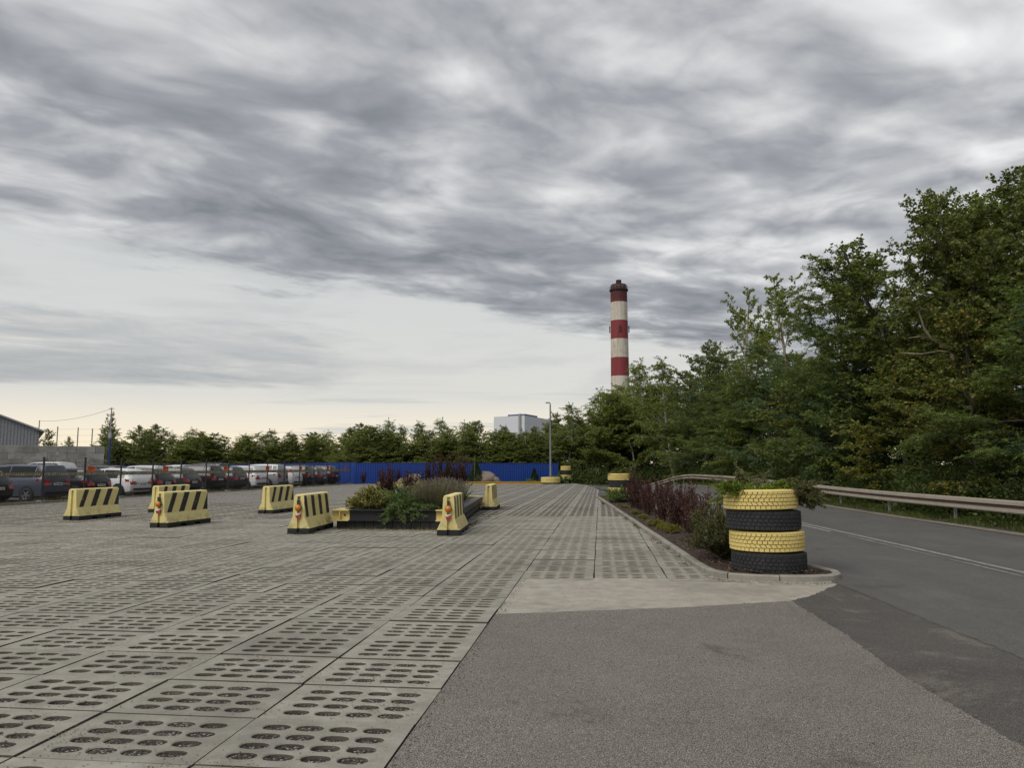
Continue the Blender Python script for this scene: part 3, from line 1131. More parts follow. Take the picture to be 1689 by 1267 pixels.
# ------------------------------------------------------------------ tyres
def tyre_parts(root, mat_tread, mat_side, mat_groove, r=.525, wid=.29, rows=5, nb=46, inner=.27, blocks=True):
    h = wid / 2
    prof = [(inner, -h * .55), (inner + .02, -h * .8), (inner + .1, -h * .97), (r - .09, -h), (r - .03, -h * .93), (r - .013, -h * .82), (r - .012, h * .82), (r - .03, h * .93), (r - .09, h), (inner + .1, h * .97), (inner + .02, h * .8), (inner, h * .55)]
    side = MB()
    side.lathe([(a, b + h) for a, b in prof[:6]], 56)
    side.lathe([(a, b + h) for a, b in prof[6:]], 56)
    side.lathe([(inner, h * .45), (inner - .0, h * 1.55)], 56)
    c = side.build('sidewall', mat_side, root, True)
    MB().lathe([(prof[5][0] + .0005, prof[5][1] + h), (prof[6][0] + .0005, prof[6][1] + h)], 56).build('tread_base', mat_groove, root, True)
    if not blocks:
        return
    mb = MB()
    rr = np.random.default_rng(int(r * 1000) + rows)
    zh = h * .9
    rowh = 2 * zh / rows
    for i in range(rows):
        z0, z1 = h - zh + i * rowh, h - zh + (i + 1) * rowh
        skew = (.35, -.35, .0)[i % 3] if 0 < i < rows - 1 else 0
        off = [.0, .35, .7, .2, .55][i % 5]
        for k in range(nb):
            g_ = .055
            a0, a1 = (k + off + g_) / nb, (k + off + 1 - g_) / nb
            vs = []
            for rad, ins in ((r - .014, 0), (r + (-.004 if i in (0, rows - 1) else .0), .0016)):
                for z, sk in ((z0 + .0035 + ins, -skew / 2), (z1 - .0035 - ins, skew / 2)):
                    for a in ((a0 + ins * .8), (a1 - ins * .8)):
                        an = 2 * math.pi * (a + sk / nb)
                        vs.append((rad * math.cos(an), rad * math.sin(an), z))
            # 0..3 bottom (z0a0,z0a1,z1a0,z1a1) 4..7 top
            mb.add(vs, [(4, 5, 7, 6), (0, 1, 5, 4), (1, 3, 7, 5), (3, 2, 6, 7), (2, 0, 4, 6)])
    mb.build('tread', mat_tread, root)


def tyre(name, loc, yellow, label, rz=0, tilt=0, group=None, src={}, **kw):
    key = (yellow, tuple(sorted(kw.items())))
    if key not in src:
        o = empty(name)
        if yellow:
            tyre_parts(o, M['tyre_yellow'], M['tyre_yellow'], M['groove'], **kw)
        else:
            tyre_parts(o, M['rubber'], M['rubber'], M['rubber'], **kw)
        src[key] = o
    else:
        o = copy_tree(src[key])
    o.location = loc
    o.rotation_euler = (tilt, tilt * .6, rz)
    tag(o, label, 'tyre', group)
    return o


sx0, sy0 = 2.36, 11.70
g_ = 'tyres stacked by the forecourt'
tyre('truck_tyre', (sx0 + .05, sy0, .06), False, 'black truck tyre at the bottom of the near stack, on the mulch', .3, .012, g_)
tyre('truck_tyre', (sx0 + .035, sy0 + .01, .352), True, 'yellow painted truck tyre between two black tyres in the near stack', 1.3, -.008, g_)
tyre('truck_tyre', (sx0 - .005, sy0 + .015, .644), False, 'black truck tyre between two yellow tyres in the near stack', 2.1, .014, g_)
tyre('truck_tyre', (sx0 - .04, sy0 - .01, .936), True, 'yellow painted truck tyre on top of the near stack, junipers growing inside', .7, -.018, g_)
MB().lathe([(0, 1.16), (.2, 1.165), (.285, 1.14)], 20, org=(sx0 - .04, sy0 - .01, 0)).build('planting_soil', M['soildark'], None).update_tag()
_o = bpy.data.objects['planting_soil']
tag(_o, 'dark soil filling the top tyre of the near stack', 'soil')
fx_, fy_ = .86, 32.9
g_ = 'tyres stacked at the far end of the flower bed'
for i, (yl, lb) in enumerate(((False, 'black tyre at the bottom of the far stack behind the barberry row'), (True, 'lower yellow tyre of the far stack, half hidden by juniper'), (False, 'black tyre hidden by juniper in the far stack'), (True, 'yellow tyre topping the far stack behind the barberry row'))):
    tyre('truck_tyre', (fx_ + .02 * (-1) ** i, fy_, .10 + .292 * i), yl, lb, i * .7, 0, g_)
g_ = 'tyres stacked beside the lamp post'
bx_, by_ = W(5.0, 71.6)
for i, (yl, lb) in enumerate(((False, 'black tyre lowest in the stack next to the lamp post'), (True, 'lower yellow tyre in the stack next to the lamp post'), (False, 'black tyre under the top one, next to the lamp post'), (True, 'top yellow tyre of the stack next to the lamp post'))):
    tyre('truck_tyre', (bx_ + .02 * (-1) ** i, by_, .402 * i), yl, lb, i * .7, 0, g_, wid=.40, r=.48, inner=.24)
lx_, ly_ = W(3.5, 70.2)
tyre('tractor_tyre', (lx_, ly_, .10), True, 'broad yellow painted tyre lying around the foot of the lamp post', 0, 0, None, wid=.50, r=.88, inner=.45, rows=4, nb=40)

# lamp post
root = empty('lamp_post', (lx_, ly_, 0))
tag(root, 'tall grey lamp post standing in the yellow tyre by the blue fence', 'lamp post')
MB().tube([(0, 0, -.1), (0, 0, 1.2), (0, 0, 7.2)], [.11, .10, .065], 12).build('pole', M['pole'], root, True)
MB().tube([(0, 0, 7.1), (0, 0, 7.32), (-.12, 0, 7.38)], [.05, .05, .04], 8).build('arm', M['pole'], root, True)
MB().bbox((-.42, -.11, 7.34), (-.05, .11, 7.44), .03).build('lamp_head', M['pole'], root)
MB().box((-.38, -.08, 7.328), (-.14, .08, 7.338)).build('glass', M['white'], root)

# ------------------------------------------------------------------ steel planter
PLX0, PLX1, PLY0, PLY1 = -6.62, -3.62, 19.0, 28.0
root = empty('steel_planter', (0, 0, 0))
tag(root, 'long low planter of black steel beams with yellow ends, full of shrubs', 'planter')


def ibeam(p0, p1, z0, z1, fl=.24, name='beam', parent=None, ends=True):
    (x0, y0), (x1, y1) = p0, p1
    L_ = math.hypot(x1 - x0, y1 - y0)
    a = math.atan2(y1 - y0, x1 - x0)
    mt = Matrix.Translation((x0, y0, 0)) @ Matrix.Rotation(a, 4, 'Z')
    mb = MB()
    mb.box((0, -fl / 2, z1 - .022), (L_, fl / 2, z1), mat=mt)
    mb.box((0, -fl / 2, z0), (L_, fl / 2, z0 + .022), mat=mt)
    mb.box((.001, -.011, z0 + .0221), (L_ - .001, .011, z1 - .0221), mat=mt)
    o = mb.build(name, M['steel_black'], parent)
    if ends:
        for s0, s1 in ((-.002, .46), (L_ - .46, L_ + .002)):
            m2 = MB()
            e = .003
            m2.box((s0, -fl / 2 - e, z1 - .024), (s1, fl / 2 + e, z1 + e), mat=mt)
            m2.box((s0, -fl / 2 - e, z0 - e), (s1, fl / 2 + e, z0 + .024), mat=mt)
            m2.box((s0, -.014, z0 + .0245), (s1, .014, z1 - .0245), mat=mt)
            sm_ = (s0 + s1) / 2
            m2.box((sm_ - .008, -fl / 2 + .012, z0 + .025), (sm_ + .008, fl / 2 - .012, z1 - .025), mat=mt)
            p_ = m2.build('painted_end', M['yellow'], o)
            m3 = MB()
            c_ = sm_ + .11
            m3.lathe([(0, 0), (.028, 0), (.028, .006), (0, .006)], 10, axis='y', org=(0, 0, 0))
            m3.v = [tuple(mt @ Vector((v[0] + c_, v[1] - .022, v[2] + (z0 + z1) / 2))) for v in m3.v]
            m3.build('bolt_hole', M['darkgrey'], p_)
    return o


ibeam((PLX0 - .12, PLY0), (PLX1 + .0, PLY0 + .12), .20, .475, parent=root)
ibeam((PLX1, PLY0 + .38), (PLX1 - .74, PLY1), .20, .475, parent=root)
ibeam((PLX0, PLY0 + .3), (PLX0 - .74, PLY1), .20, .475, parent=root)
ibeam((PLX0 - .70, PLY1 + .26), (PLX1 - .84, PLY1 + .36), .20, .475, parent=root)
mb0 = MB().bbox((-.115, -.02, .0), (.115, .02, .198), .006).mesh('board')
mb0.materials.append(M['black'])
for k in range(int((PLX1 - PLX0) / .24)):
    link('board', mb0, root, None, (PLX0 + .12 + k * .24, PLY0 + .04, 0), rng.normal() * .02)
for xx in (PLX0, PLX1):
    for k in range(int((PLY1 - PLY0) / .24)):
        link('board', mb0, root, None, (xx - .083 * k * .24, PLY0 + .2 + k * .24, 0), math.pi / 2 + .083 + rng.normal() * .02)
mb = MB()
gxs, gys = np.linspace(PLX0 + .02, PLX1 - .03, 14), np.linspace(PLY0 + .04, PLY1 + .2, 34)
for y in gys:
    for x in gxs:
        mb.v.append((x - .083 * (y - PLY0), y, .43 + rng.normal() * .015))
for a in range(len(gys) - 1):
    for i in range(13):
        mb.f.append((a * 14 + i, a * 14 + i + 1, (a + 1) * 14 + i + 1, (a + 1) * 14 + i))
        mb.mi.append(0)
mb.build('soil', M['soildark'], root, 'all')

# ------------------------------------------------------------------ guardrail
RAIL_Y = [2, 8, 14, 20, 26, 32, 38, 44, 50, 55, 59, 63, 67, 71]
gr = empty('guardrail', (0, 0, 0))
tag(gr, 'long weathered steel guardrail curving along the road in front of the wood', 'guardrail')


def rail_pt(y):
    u = RW + .62
    return road_c(y) - HALF + u, y, verge_z(u, y)


prof = [(0, .31), (.0, .295), (.06, .28), (.06, .20), (.0, .175), (.0, .135), (.06, .11), (.06, .03), (0, .015), (0, 0)]
seg_y = list(np.arange(1, 57, 4.0)) + [57, 59, 61, 63, 65, 67, 69, 71]
for a, b in zip(seg_y, seg_y[1:]):
    mb = MB()
    ys_ = np.linspace(a, b + .12, 5)
    for y in ys_:
        x, yy, z = rail_pt(y)
        lift = .012 if y == ys_[-1] else 0
        for px_, pz_ in prof:
            mb.v.append((x - px_ - lift * .3, yy, z + .35 + pz_))
        for px_, pz_ in reversed(prof):
            mb.v.append((x - px_ + .005 - lift * .3, yy, z + .35 + pz_))
    n = 2 * len(prof)
    for i in range(len(ys_) - 1):
        for k in range(n):
            mb.f.append((i * n + k, (i + 1) * n + k, (i + 1) * n + (k + 1) % n, i * n + (k + 1) % n))
            mb.mi.append(1 if k in (3, 4, 5) else 0)
    mb.build('rail_section', [M['rail'], M['rail_groove']], gr, True)
pm = MB()
pm.box((.075, -.03, -.3), (.085, .03, .61))
pm.box((.005, -.034, .41), (.074, .034, .59))
pm.box((.0851, -.03, -.3), (.14, -.024, .61))
pmm = pm.mesh('rail_post')
pmm.materials.append(M['post'])
y = 2.0
while y < 70:
    x, yy, z = rail_pt(y)
    link('rail_post', pmm, gr, None, (x + .006, yy, z))
    y += 4.0 if y < 57 else 2.0


# ------------------------------------------------------------------ blue sheet fence
def sheet_panel(w_, h, pitch=.197, dep=.028):
    mb = MB()
    n = int(w_ / pitch)
    p = w_ / n
    xs = []
    for i in range(n):
        xs += [(i * p, 0), (i * p + p * .42, 0), (i * p + p * .52, -dep), (i * p + p * .90, -dep)]
    xs.append((w_, 0))
    for x, y in xs:
        mb.v += [(x, y, .04), (x, y, h)]
    for i in range(len(xs) - 1):
        mb.f.append((2 * i, 2 * i + 2, 2 * i + 3, 2 * i + 1))
        mb.mi.append(0)
    return mb


def blue_fence(name, p0, p1, n, h, z0, z1, label, arms=True, mat='blue'):
    root = empty(name)
    tag(root, label, 'fence')
    (x0, y0), (x1, y1) = p0, p1
    a = math.atan2(y1 - y0, x1 - x0)
    L_ = math.hypot(x1 - x0, y1 - y0)
    w_ = L_ / n
    pm_ = sheet_panel(w_ - .012, h).mesh('panel')
    pm_.materials.append(M[mat])
    cap = MB().box((0, -.035, h), (w_ - .004, .02, h + .04)).mesh('top_rail')
    cap.materials.append(M['blue_dark'])
    post = MB().box((-.03, .004, -.6), (.03, .064, h + .02)).mesh('post')
    post.materials.append(M['blue_dark'])
    arm = MB().tube([(0, .03, h), (0, .03, h + .16), (0, -.16, h + .42)], .035, 4).mesh('arm')
    arm.materials.append(M['darkgrey'])
    for i in range(n + 1):
        t_ = i / n
        loc = (x0 + (x1 - x0) * t_, y0 + (y1 - y0) * t_, z0 + (z1 - z0) * t_)
        if i < n:
            o = link('panel', pm_, root, None, loc, a)
            link('top_rail', cap, root, None, loc, a)
        link('post', post, root, None, loc, a)
        if arms:
            link('arm', arm, root, None, loc, a)
    return root


CORN = (-21.6, 66.85)
BRT = (-4.0, 73.9)
blue_fence('sheet_fence', CORN, BRT, 8, 1.86, 0, 0, 'bright blue corrugated steel fence closing the paved yard')
blue_fence('sheet_fence', (-76, 106), CORN, 27, 1.9, -.35, 0, 'blue corrugated fence running away behind the parked cars')

# ------------------------------------------------------------------ mesh fence in front of the cars
FP0, FP1, NB = (-24.45, 26.2), (-22.05, 66.6), 16
fence = empty('mesh_fence')
tag(fence, 'dark welded mesh fence with posts and chevron tape before the parked cars', 'fence')
fa = math.atan2(FP1[1] - FP0[1], FP1[0] - FP0[0])
fl_ = math.hypot(FP1[0] - FP0[0], FP1[1] - FP0[1])
bay = fl_ / NB
M['fence'] = simple('graphite fence coating', (.022, .024, .028), .5)
mb = MB()
for z in np.arange(.12, 1.9, .2):
    mb.box((.03, -.003, z), (bay - .03, .003, z + .005))
k = .05
while k < bay - .02:
    mb.box((k, -.0062, .08), (k + .004, -.0031, 1.9))
    k += .1
panel = mb.mesh('mesh_panel')
panel.materials.append(M['fence'])
post = MB()
post.box((-.03, -.03, -.1), (.03, .03, 1.93))
post.box((-.038, -.038, 1.93), (.038, .038, 1.97))
postm = post.mesh('post')
postm.materials.append(M['fence'])
foot = MB().bbox((-.17, -.14, -.05), (.17, .14, .09), .015).mesh('footing')
foot.materials.append(M['kerb'])
m_, t = material('chevron tape')
oc = t.n('TexCoord').outputs['Object']
x_, y_, z_ = t.sep(oc)
ph = t.m('FRACT', t.m('DIVIDE', t.m('SUBTRACT', x_, t.m('ABSOLUTE', t.m('SUBTRACT', z_, 1.225))), .125))
inb = t.m('LESS_THAN', t.m('ABSOLUTE', t.m('SUBTRACT', z_, 1.225)), .055)
worn = t.ss(t.noise(oc, 4, 5, .6), .35, .6)
c = t.mix(t.m('MULTIPLY', t.m('MULTIPLY', t.m('LESS_THAN', ph, .42), inb), worn), (.13, .128, .12), (.62, .5, .13))
finish(t, c, .6)
M['tape'] = m_
tape = MB().box((.0, -.014, 1.14), (bay, -.008, 1.31)).mesh('chevron_tape')
tape.materials.append(M['tape'])
edge = MB().box((0, -.06, -.05), (bay - .01, .06, .05)).mesh('edging')
edge.materials.append(M['kerb'])
for i in range(NB + 1):
    loc = (FP0[0] + (FP1[0] - FP0[0]) * i / NB, FP0[1] + (FP1[1] - FP0[1]) * i / NB, 0)
    link('post', postm, fence, None, loc, fa)
    if i % 2 == 0:
        link('footing', foot, fence, None, loc, fa)
    if i < NB:
        link('mesh_panel', panel, fence, None, loc, fa)
        link('chevron_tape', tape, fence, None, loc, fa)
        link('edging', edge, fence, None, loc, fa)

# small orange notices tied to the mesh
board = MB().bbox((-.25, -.006, -.13), (.25, .006, .13), .004).mesh('board')
board.materials.append(M['sign_orange'])
# letters cannot be read in the photograph: two rows of dark strokes
mb = MB()
rr = random.Random(4)
x = -.20
while x < .17:
    w_ = rr.uniform(.035, .05)
    mb.box((x, -.010, .015), (x + .011, -.0065, .09))
    if rr.random() < .6:
        mb.box((x + .0111, -.010, .076), (x + w_ - .012, -.0065, .09))
    if rr.random() < .6:
        mb.box((x + .0111, -.010, .045), (x + w_ - .012, -.0065, .058))
    mb.box((x + w_ - .0119, -.010, .015), (x + w_ - .002, -.0065, .075))
    x += w_ + .008
mb.box((-.18, -.010, -.06), (.02, -.0065, -.035))
txt = mb.mesh('lettering')
txt.materials.append(M['ink'])
names_ = ['nearest the camera', 'second from the camera', 'third from the camera', 'fourth from the camera', 'fifth from the camera', 'second from the far corner', 'nearest the far corner']
for i, yy in enumerate((34.15, 39.9, 46.0, 51.4, 56.6, 61.7, 65.6)):
    x = FP0[0] + (FP1[0] - FP0[0]) * (yy - FP0[1]) / (FP1[1] - FP0[1]) + .02
    o = empty('notice_board', (x, yy, 1.44), fa)
    tag(o, 'small orange notice on the mesh fence, ' + names_[i], 'sign', 'orange notices on the mesh fence')
    o.rotation_euler = (0, R((2, -1.5, .5, 1, -1, .8, 0)[i]), fa)
    link('board', board, o)
    link('lettering', txt, o)

# ------------------------------------------------------------------ parked cars
def car_paint(name, col, metal=.3):
    m_, t = material(name)
    oc = t.n('TexCoord').outputs['Object']
    n1 = t.noise(oc, 2.5, 4, .6)
    zz_ = t.sep(oc)[2]
    dust = t.m('MULTIPLY', t.ss(zz_, .6, .2), .2)
    c = t.mix(t.m('MULTIPLY', n1, .04), col, (.3, .28, .25))
    c = t.mix(dust, c, (.13, .12, .105))
    p = finish(t, c, .32, metal=metal)
    p.inputs['Coat Weight'].default_value = .15
    p.inputs['Specular IOR Level'].default_value = .35
    p.inputs['Coat Roughness'].default_value = .08
    return m_


PAINT = {'black': car_paint('black car paint', (.012, .012, .014)), 'slate': car_paint('slate car paint', (.085, .095, .13)),
         'white': car_paint('white car paint', (.72, .73, .73), 0), 'grey': car_paint('dark grey car paint', (.045, .048, .055)),
         'silver': car_paint('silver car paint', (.36, .37, .38), .5), 'red': car_paint('red car paint', (.25, .02, .02))}
m_, t = material('car glass')
finish(t, (.012, .014, .016), .08, spec=.5)
M['glass'] = m_
m_, t = material('tail light')
finish(t, (.32, .012, .012), .15, spec=.7)
M['tail'] = m_
M['trim'] = simple('black car trim', (.014, .014, .015), .6)
M['rim'] = simple('alloy rim', (.42, .42, .43), .35, .7)
M['plate'] = simple('number plate', (.66, .66, .62), .5)
M['chrome'] = simple('chrome', (.55, .55, .55), .2, .9)


def car_stations(L_, H_, wd, kind):
    w_ = wd / 2
    hb = .60 * H_ + .05           # belt line
    if kind == 'van':
        rk = [(0, .64), (.05, .82), (.10, .97), (.16, 1.0)]
        roof0, roofx = .28, 1.0
        hood = .78
    else:
        roof0 = .16 if kind == 'suv' else .22
        hood = .70
    up = H_ - hb
    rear = {'hatch': (.12, .52), 'suv': (.10, .40), 'van': (.06, .20), 'sedan': (.62, 1.15)}[kind]
    S = []
    # x, z_low, z_mid, z_belt, z_roof_edge, z_roof, w_low, w_mid, w_belt, w_roof
    def st(x, zl, zm, zb, zr, wl, wm, wb, wr):
        S.append((x, zl, zm, zb, zr, wl, wm, wb, wr))
    fl = hb
    if kind == 'sedan':
        st(0, .40, .58, hb * .84, hb * .86, w_ * .80, w_ * .84, w_ * .78, w_ * .70)
        st(.05, .32, .60, hb * .93, hb * .95, w_ * .90, w_ * .93, w_ * .84, w_ * .74)
        st(.30, .26, .60, hb * .97, hb * .99, w_ * .96, w_ * .98, w_ * .90, w_ * .76)
        st(rear[0], .24, .60, fl, fl + .02, w_ * .97, w_, w_ * .94, w_ * .70)
        st(rear[1], .22, .60, fl, H_ - .06, w_ * .97, w_, w_ * .95, w_ * .64)
    else:
        st(0, .40, .56, hb * .76, hb * .78, w_ * .80, w_ * .86, w_ * .82, w_ * .78)
        st(.05, .32, .58, hb * .90, hb * .92, w_ * .90, w_ * .94, w_ * .88, w_ * .80)
        st(rear[0], .26, .60, fl, fl + .02, w_ * .95, w_ * .98, w_ * .93, w_ * .80)
        st((rear[0] + rear[1]) / 2, .24, .60, fl, fl + up * .58, w_ * .96, w_, w_ * .945, w_ * .73)
        st(rear[1], .22, .60, fl, H_ - .05, w_ * .97, w_, w_ * .95, w_ * .68)
    r2 = rear[1] + .35
    st(r2, .21, .60, fl, H_ - .01, w_ * .97, w_, w_ * .95, w_ * .69)
    st(L_ * .42, .2, .60, fl - .01, H_, w_ * .97, w_, w_ * .95, w_ * .70)
    st(L_ * .56, .2, .60, fl - .03, H_ - .05, w_ * .97, w_, w_ * .95, w_ * .68)
    st(L_ * .62, .2, .60, fl - .05, H_ - .14, w_ * .97, w_, w_ * .94, w_ * .68)
    st(L_ * .755, .2, .60, fl - .09, fl - .06, w_ * .97, w_, w_ * .92, w_ * .76)
    st(L_ * .88, .21, .58, fl - .17, fl - .14, w_ * .95, w_ * .98, w_ * .88, w_ * .72)
    st(L_ * .96, .24, .55, fl - .26, fl - .24, w_ * .90, w_ * .93, w_ * .80, w_ * .62)
    st(L_, .34, .50, fl - .40, fl - .39, w_ * .74, w_ * .78, w_ * .70, w_ * .55)
    return S, rear, hb, r2


def ring(s):
    x, zl, zm, zb, zr, wl, wm, wb, wr = s
    half = [(0, zl - .02), (wl * .8, zl - .02), (wl, zl + .04), (wm, zm), (wb + (wm - wb) * .4, zb - .06), (wb, zb), (wr, zr), (wr * .82, zr + .035), (0, zr + .05)]
    return [(x, y, z) for y, z in half]


def lerp3(a, b, t_):
    return tuple(a[i] + (b[i] - a[i]) * t_ for i in range(3))


def patch4(a, b, c_, d_, off, nu=3, nv=3, ins=(0, 0, 0, 0)):
    """bilinear patch a-b-c-d lifted by off along its normal"""
    mb = MB()
    A, B, C_, D = (Vector(p) for p in (a, b, c_, d_))
    nrm = ((B - A).cross(D - A) + (C_ - B).cross(A - B) * -1).normalized() if False else (C_ - A).cross(D - B).normalized()
    for j in range(nv + 1):
        v = ins[2] + (1 - ins[2] - ins[3]) * j / nv
        for i in range(nu + 1):
            u = ins[0] + (1 - ins[0] - ins[1]) * i / nu
            p = (A * (1 - u) + B * u) * (1 - v) + (D * (1 - u) + C_ * u) * v
            mb.v.append(tuple(p + nrm * off))
    for j in range(nv):
        for i in range(nu):
            k = j * (nu + 1) + i
            mb.f.append((k, k + 1, k + nu + 2, k + nu + 1))
            mb.mi.append(0)
    return mb


def wheel_mesh():
    ty = MB().lathe([(.20, 0), (.27, -.005), (.31, .01), (.325, .04), (.325, .18), (.31, .2), (.2, .2)], 28, axis='y')
    rm = MB()
    rm.lathe([(.215, .0), (.205, .02), (.19, .03), (.185, .12)], 28, axis='y')
    rm.lathe([(.0, .012), (.045, .012), (.05, .03)], 12, axis='y')
    for k in range(5):
        a = 2 * math.pi * k / 5
        for da in (-.13, .13):
            c0, s0 = math.cos(a + da * .4), math.sin(a + da * .4)
            c1, s1 = math.cos(a + da), math.sin(a + da)
            tx, tz = -s1, c1
            vs = []
            for (cc, ss_, rad, y_, hw) in ((c0, s0, .04, .014, .014), (c1, s1, .2, .02, .017)):
                vs += [(cc * rad + tx * hw, y_, ss_ * rad + tz * hw), (cc * rad - tx * hw, y_, ss_ * rad - tz * hw)]
            vs += [(p[0], p[1] + .03, p[2]) for p in vs]
            rm.add(vs, [(0, 1, 3, 2), (0, 2, 6, 4), (3, 1, 5, 7)])
    back = MB().lathe([(0, .1), (.19, .1)], 20, axis='y')
    return ty.mesh('tyre', True), rm.mesh('rim', True), back.mesh('brake')


WT, WR, WB = wheel_mesh()
WT.materials.append(M['rubber'])
WR.materials.append(M['rim'])
WB.materials.append(M['trim'])


def car(name, label, cat, paint, kind, L_, wd, H_, loc, rz, lamp='low', full=True, group='parked cars behind the mesh fence'):
    root = empty(name, loc, R(rz))
    tag(root, label, cat, group)
    S, rear, hb, r2 = car_stations(L_, H_, wd, kind)
    rings = [ring(s) for s in S]
    mb = MB()
    n = len(rings[0])
    for r_ in rings:
        mb.v += r_ + [(x, -y, z) for x, y, z in r_]
    N2 = 2 * n
    for i in range(len(rings) - 1):
        for k in range(n - 1):
            a = i * N2 + k
            mb.f.append((a, a + N2, a + N2 + 1, a + 1))
            b = i * N2 + n + k
            mb.f.append((b, b + 1, b + N2 + 1, b + N2))
            mb.mi += [0, 0]
    for i, flip in ((0, 0), (len(rings) - 1, 1)):
        for k in range(n - 1):
            a, b = i * N2 + k, i * N2 + n + k
            f = (a, a + 1, b + 1, b)
            mb.f.append(f[::-1] if flip else f)
            mb.mi.append(0)
    me = mb.mesh('body')
    bm = bmesh.new()
    bm.from_mesh(me)
    bmesh.ops.remove_doubles(bm, verts=bm.verts[:], dist=1e-4)
    bmesh.ops.recalc_face_normals(bm, faces=bm.faces[:])
    bm.to_mesh(me)
    bm.free()
    me.polygons.foreach_set('use_smooth', [True] * len(me.polygons))
    me.set_sharp_from_angle(angle=R(42))
    body = link('body', me, root, PAINT[paint])
    # rear window
    iw = 3 if kind == 'sedan' else 2
    ie = iw + (1 if kind == 'sedan' else 2)
    a_, b_ = rings[iw], rings[ie]
    lo_l, lo_r = a_[6], (a_[6][0], -a_[6][1], a_[6][2])
    hi_l, hi_r = b_[6], (b_[6][0], -b_[6][1], b_[6][2])
    if kind != 'sedan':
        mid_ = rings[iw + 1][6]
        patch4(hi_l, hi_r, (mid_[0], -mid_[1], mid_[2]), mid_, .022, ins=(.06, .06, .05, 0)).build('rear_window', M['glass'], root, 'all')
        patch4(mid_, (mid_[0], -mid_[1], mid_[2]), lo_r, lo_l, .022, ins=(.055, .055, 0, .05)).build('rear_window', M['glass'], root, 'all')
    else:
        patch4(hi_l, hi_r, lo_r, lo_l, .03, ins=(.06, .06, .05, .05)).build('rear_window', M['glass'], root, 'all')
    ws0 = [i for i, s in enumerate(S) if abs(s[0] - L_ * .755) < .01][0]
    h_, l_ = rings[ws0 - 1][6], rings[ws0][6]
    patch4((h_[0], -h_[1], h_[2]), h_, l_, (l_[0], -l_[1], l_[2]), .03, ins=(.04, .04, .03, .05)).build('windscreen', M['glass'], root, 'all')
    # side windows
    idx = list(range(ie, ws0))
    for sg in (1, -1):
        for i in range(ie if kind != 'sedan' else ie, ws0 - 1):
            a_, b_ = rings[i], rings[i + 1]
            q_ = [a_[5], b_[5], b_[6], a_[6]]
            q_ = [(p[0], p[1] * sg, p[2]) for p in q_]
            if sg == 1:
                q_ = [q_[1], q_[0], q_[3], q_[2]]
            patch4(*q_, .008, 2, 2, ins=(.035, .035, .1, .09)).build('side_window', M['glass'], root, 'all')
        # wheels over flat black discs that paint in the wells' shade
        for wx in (L_ * .185, L_ * .81):
            yb = wd / 2
            arch = MB().lathe([(0, 0), (.385, 0), (.385, .05)], 24, axis='y')
            ar = arch.build('wheel_well_disc', M['trim'], root)
            ar.location = (wx, sg * (yb + .004), .335)
            ar.rotation_euler = (0, 0, 0 if sg < 0 else math.pi)
            wo_ = link('wheel', WB, root)
            wo_.location = (wx, sg * (yb + .028), .325)
            wo_.rotation_euler = (0, R(17 * wx), 0 if sg < 0 else math.pi)
            link('tyre', WT, wo_)
            link('rim', WR, wo_)
        # tail lights wrapping the corner
        w_ = wd / 2
        if lamp == 'high':
            z0, z1, x1 = hb - .02, hb + .42, rear[1] * .75
        else:
            z0, z1, x1 = hb * .70, hb * .97, .34
        tl = MB()
        sA, sB = rings[1], rings[2]
        def outl(z):
            # outline of the tail at height z: rear x and half width
            xr = np.interp(z, [s[5][2] for s in rings[:3]] + [rings[3][6][2], rings[4][6][2]], [s[0][0] for s in rings[:3]] + [rings[3][6][0], rings[4][6][0]])
            return xr
        wz = w_ * .90
        for zq0, zq1 in ((z0, (z0 + z1) / 2), ((z0 + z1) / 2, z1)):
            xa, xb = outl(zq0), outl(zq1)
            ya = w_ * (.97 if zq0 < hb else .93)
            yb_ = w_ * (.965 if zq1 < hb else .86)
            iny = .55 if lamp == 'low' else .74
            vs = []
            for z, xr, yo in ((zq0, xa, ya), (zq1, xb, yb_)):
                vs += [(xr - .03, sg * w_ * iny, z), (xr - .02, sg * (yo - .12), z), (xr + .05, sg * (yo - .015), z), (xr + x1, sg * (yo + .012), z + .04), (xr + x1, sg * (yo - .16), z)]
            fs = [(0, 1, 6, 5), (1, 2, 7, 6), (2, 3, 8, 7), (3, 4, 9, 8), (0, 4, 3, 2, 1)[::1], (5, 6, 7, 8, 9)]
            tl.add(vs, fs if sg < 0 else [f[::-1] for f in fs])
        tl.build('tail_light', M['tail'], root)
        MB().bbox((L_ * .66, sg * wd * .5 - .02 if sg > 0 else -wd * .5 - .2, hb - .02), (L_ * .66 + .12, sg * wd * .5 + .2 if sg > 0 else -wd * .5 + .02, hb + .14), .03).build('mirror', PAINT[paint], root)
        for hx in (L_ * .36, L_ * .56):
            MB().box((hx, sg * w_ - .005, hb - .14), (hx + .17, sg * w_ + .018, hb - .115)).build('door_handle', PAINT[paint], root)
    # rear end: plate, bumper trim, badge
    zp = hb * (.60 if lamp == 'low' else .5)
    zp = .62 if kind in ('hatch', 'sedan') else .74
    xr = -.012
    pl = MB().box((xr - .02, -.26, zp), (xr, .26, zp + .115)).build('number_plate', M['plate'], root)
    mb = MB()
    yy = .21
    rr_ = random.Random(label)
    while yy > -.2:
        w1 = rr_.uniform(.03, .042)
        mb.box((xr - .0225, yy - w1, zp + .03), (xr - .0205, yy, zp + .085))
        yy -= w1 + rr_.choice((.014, .014, .05))
    mb.build('characters', M['ink'], pl)
    MB().bbox((-.02, -wd * .40, .36), (.10, wd * .40, .47), .015).build('bumper_trim', M['trim'], root)
    MB().lathe([(0, -.01), (.04, -.008), (.045, .02)], 14, axis='x', org=(.02, 0, hb * .86)).build('badge', M['chrome'], root)
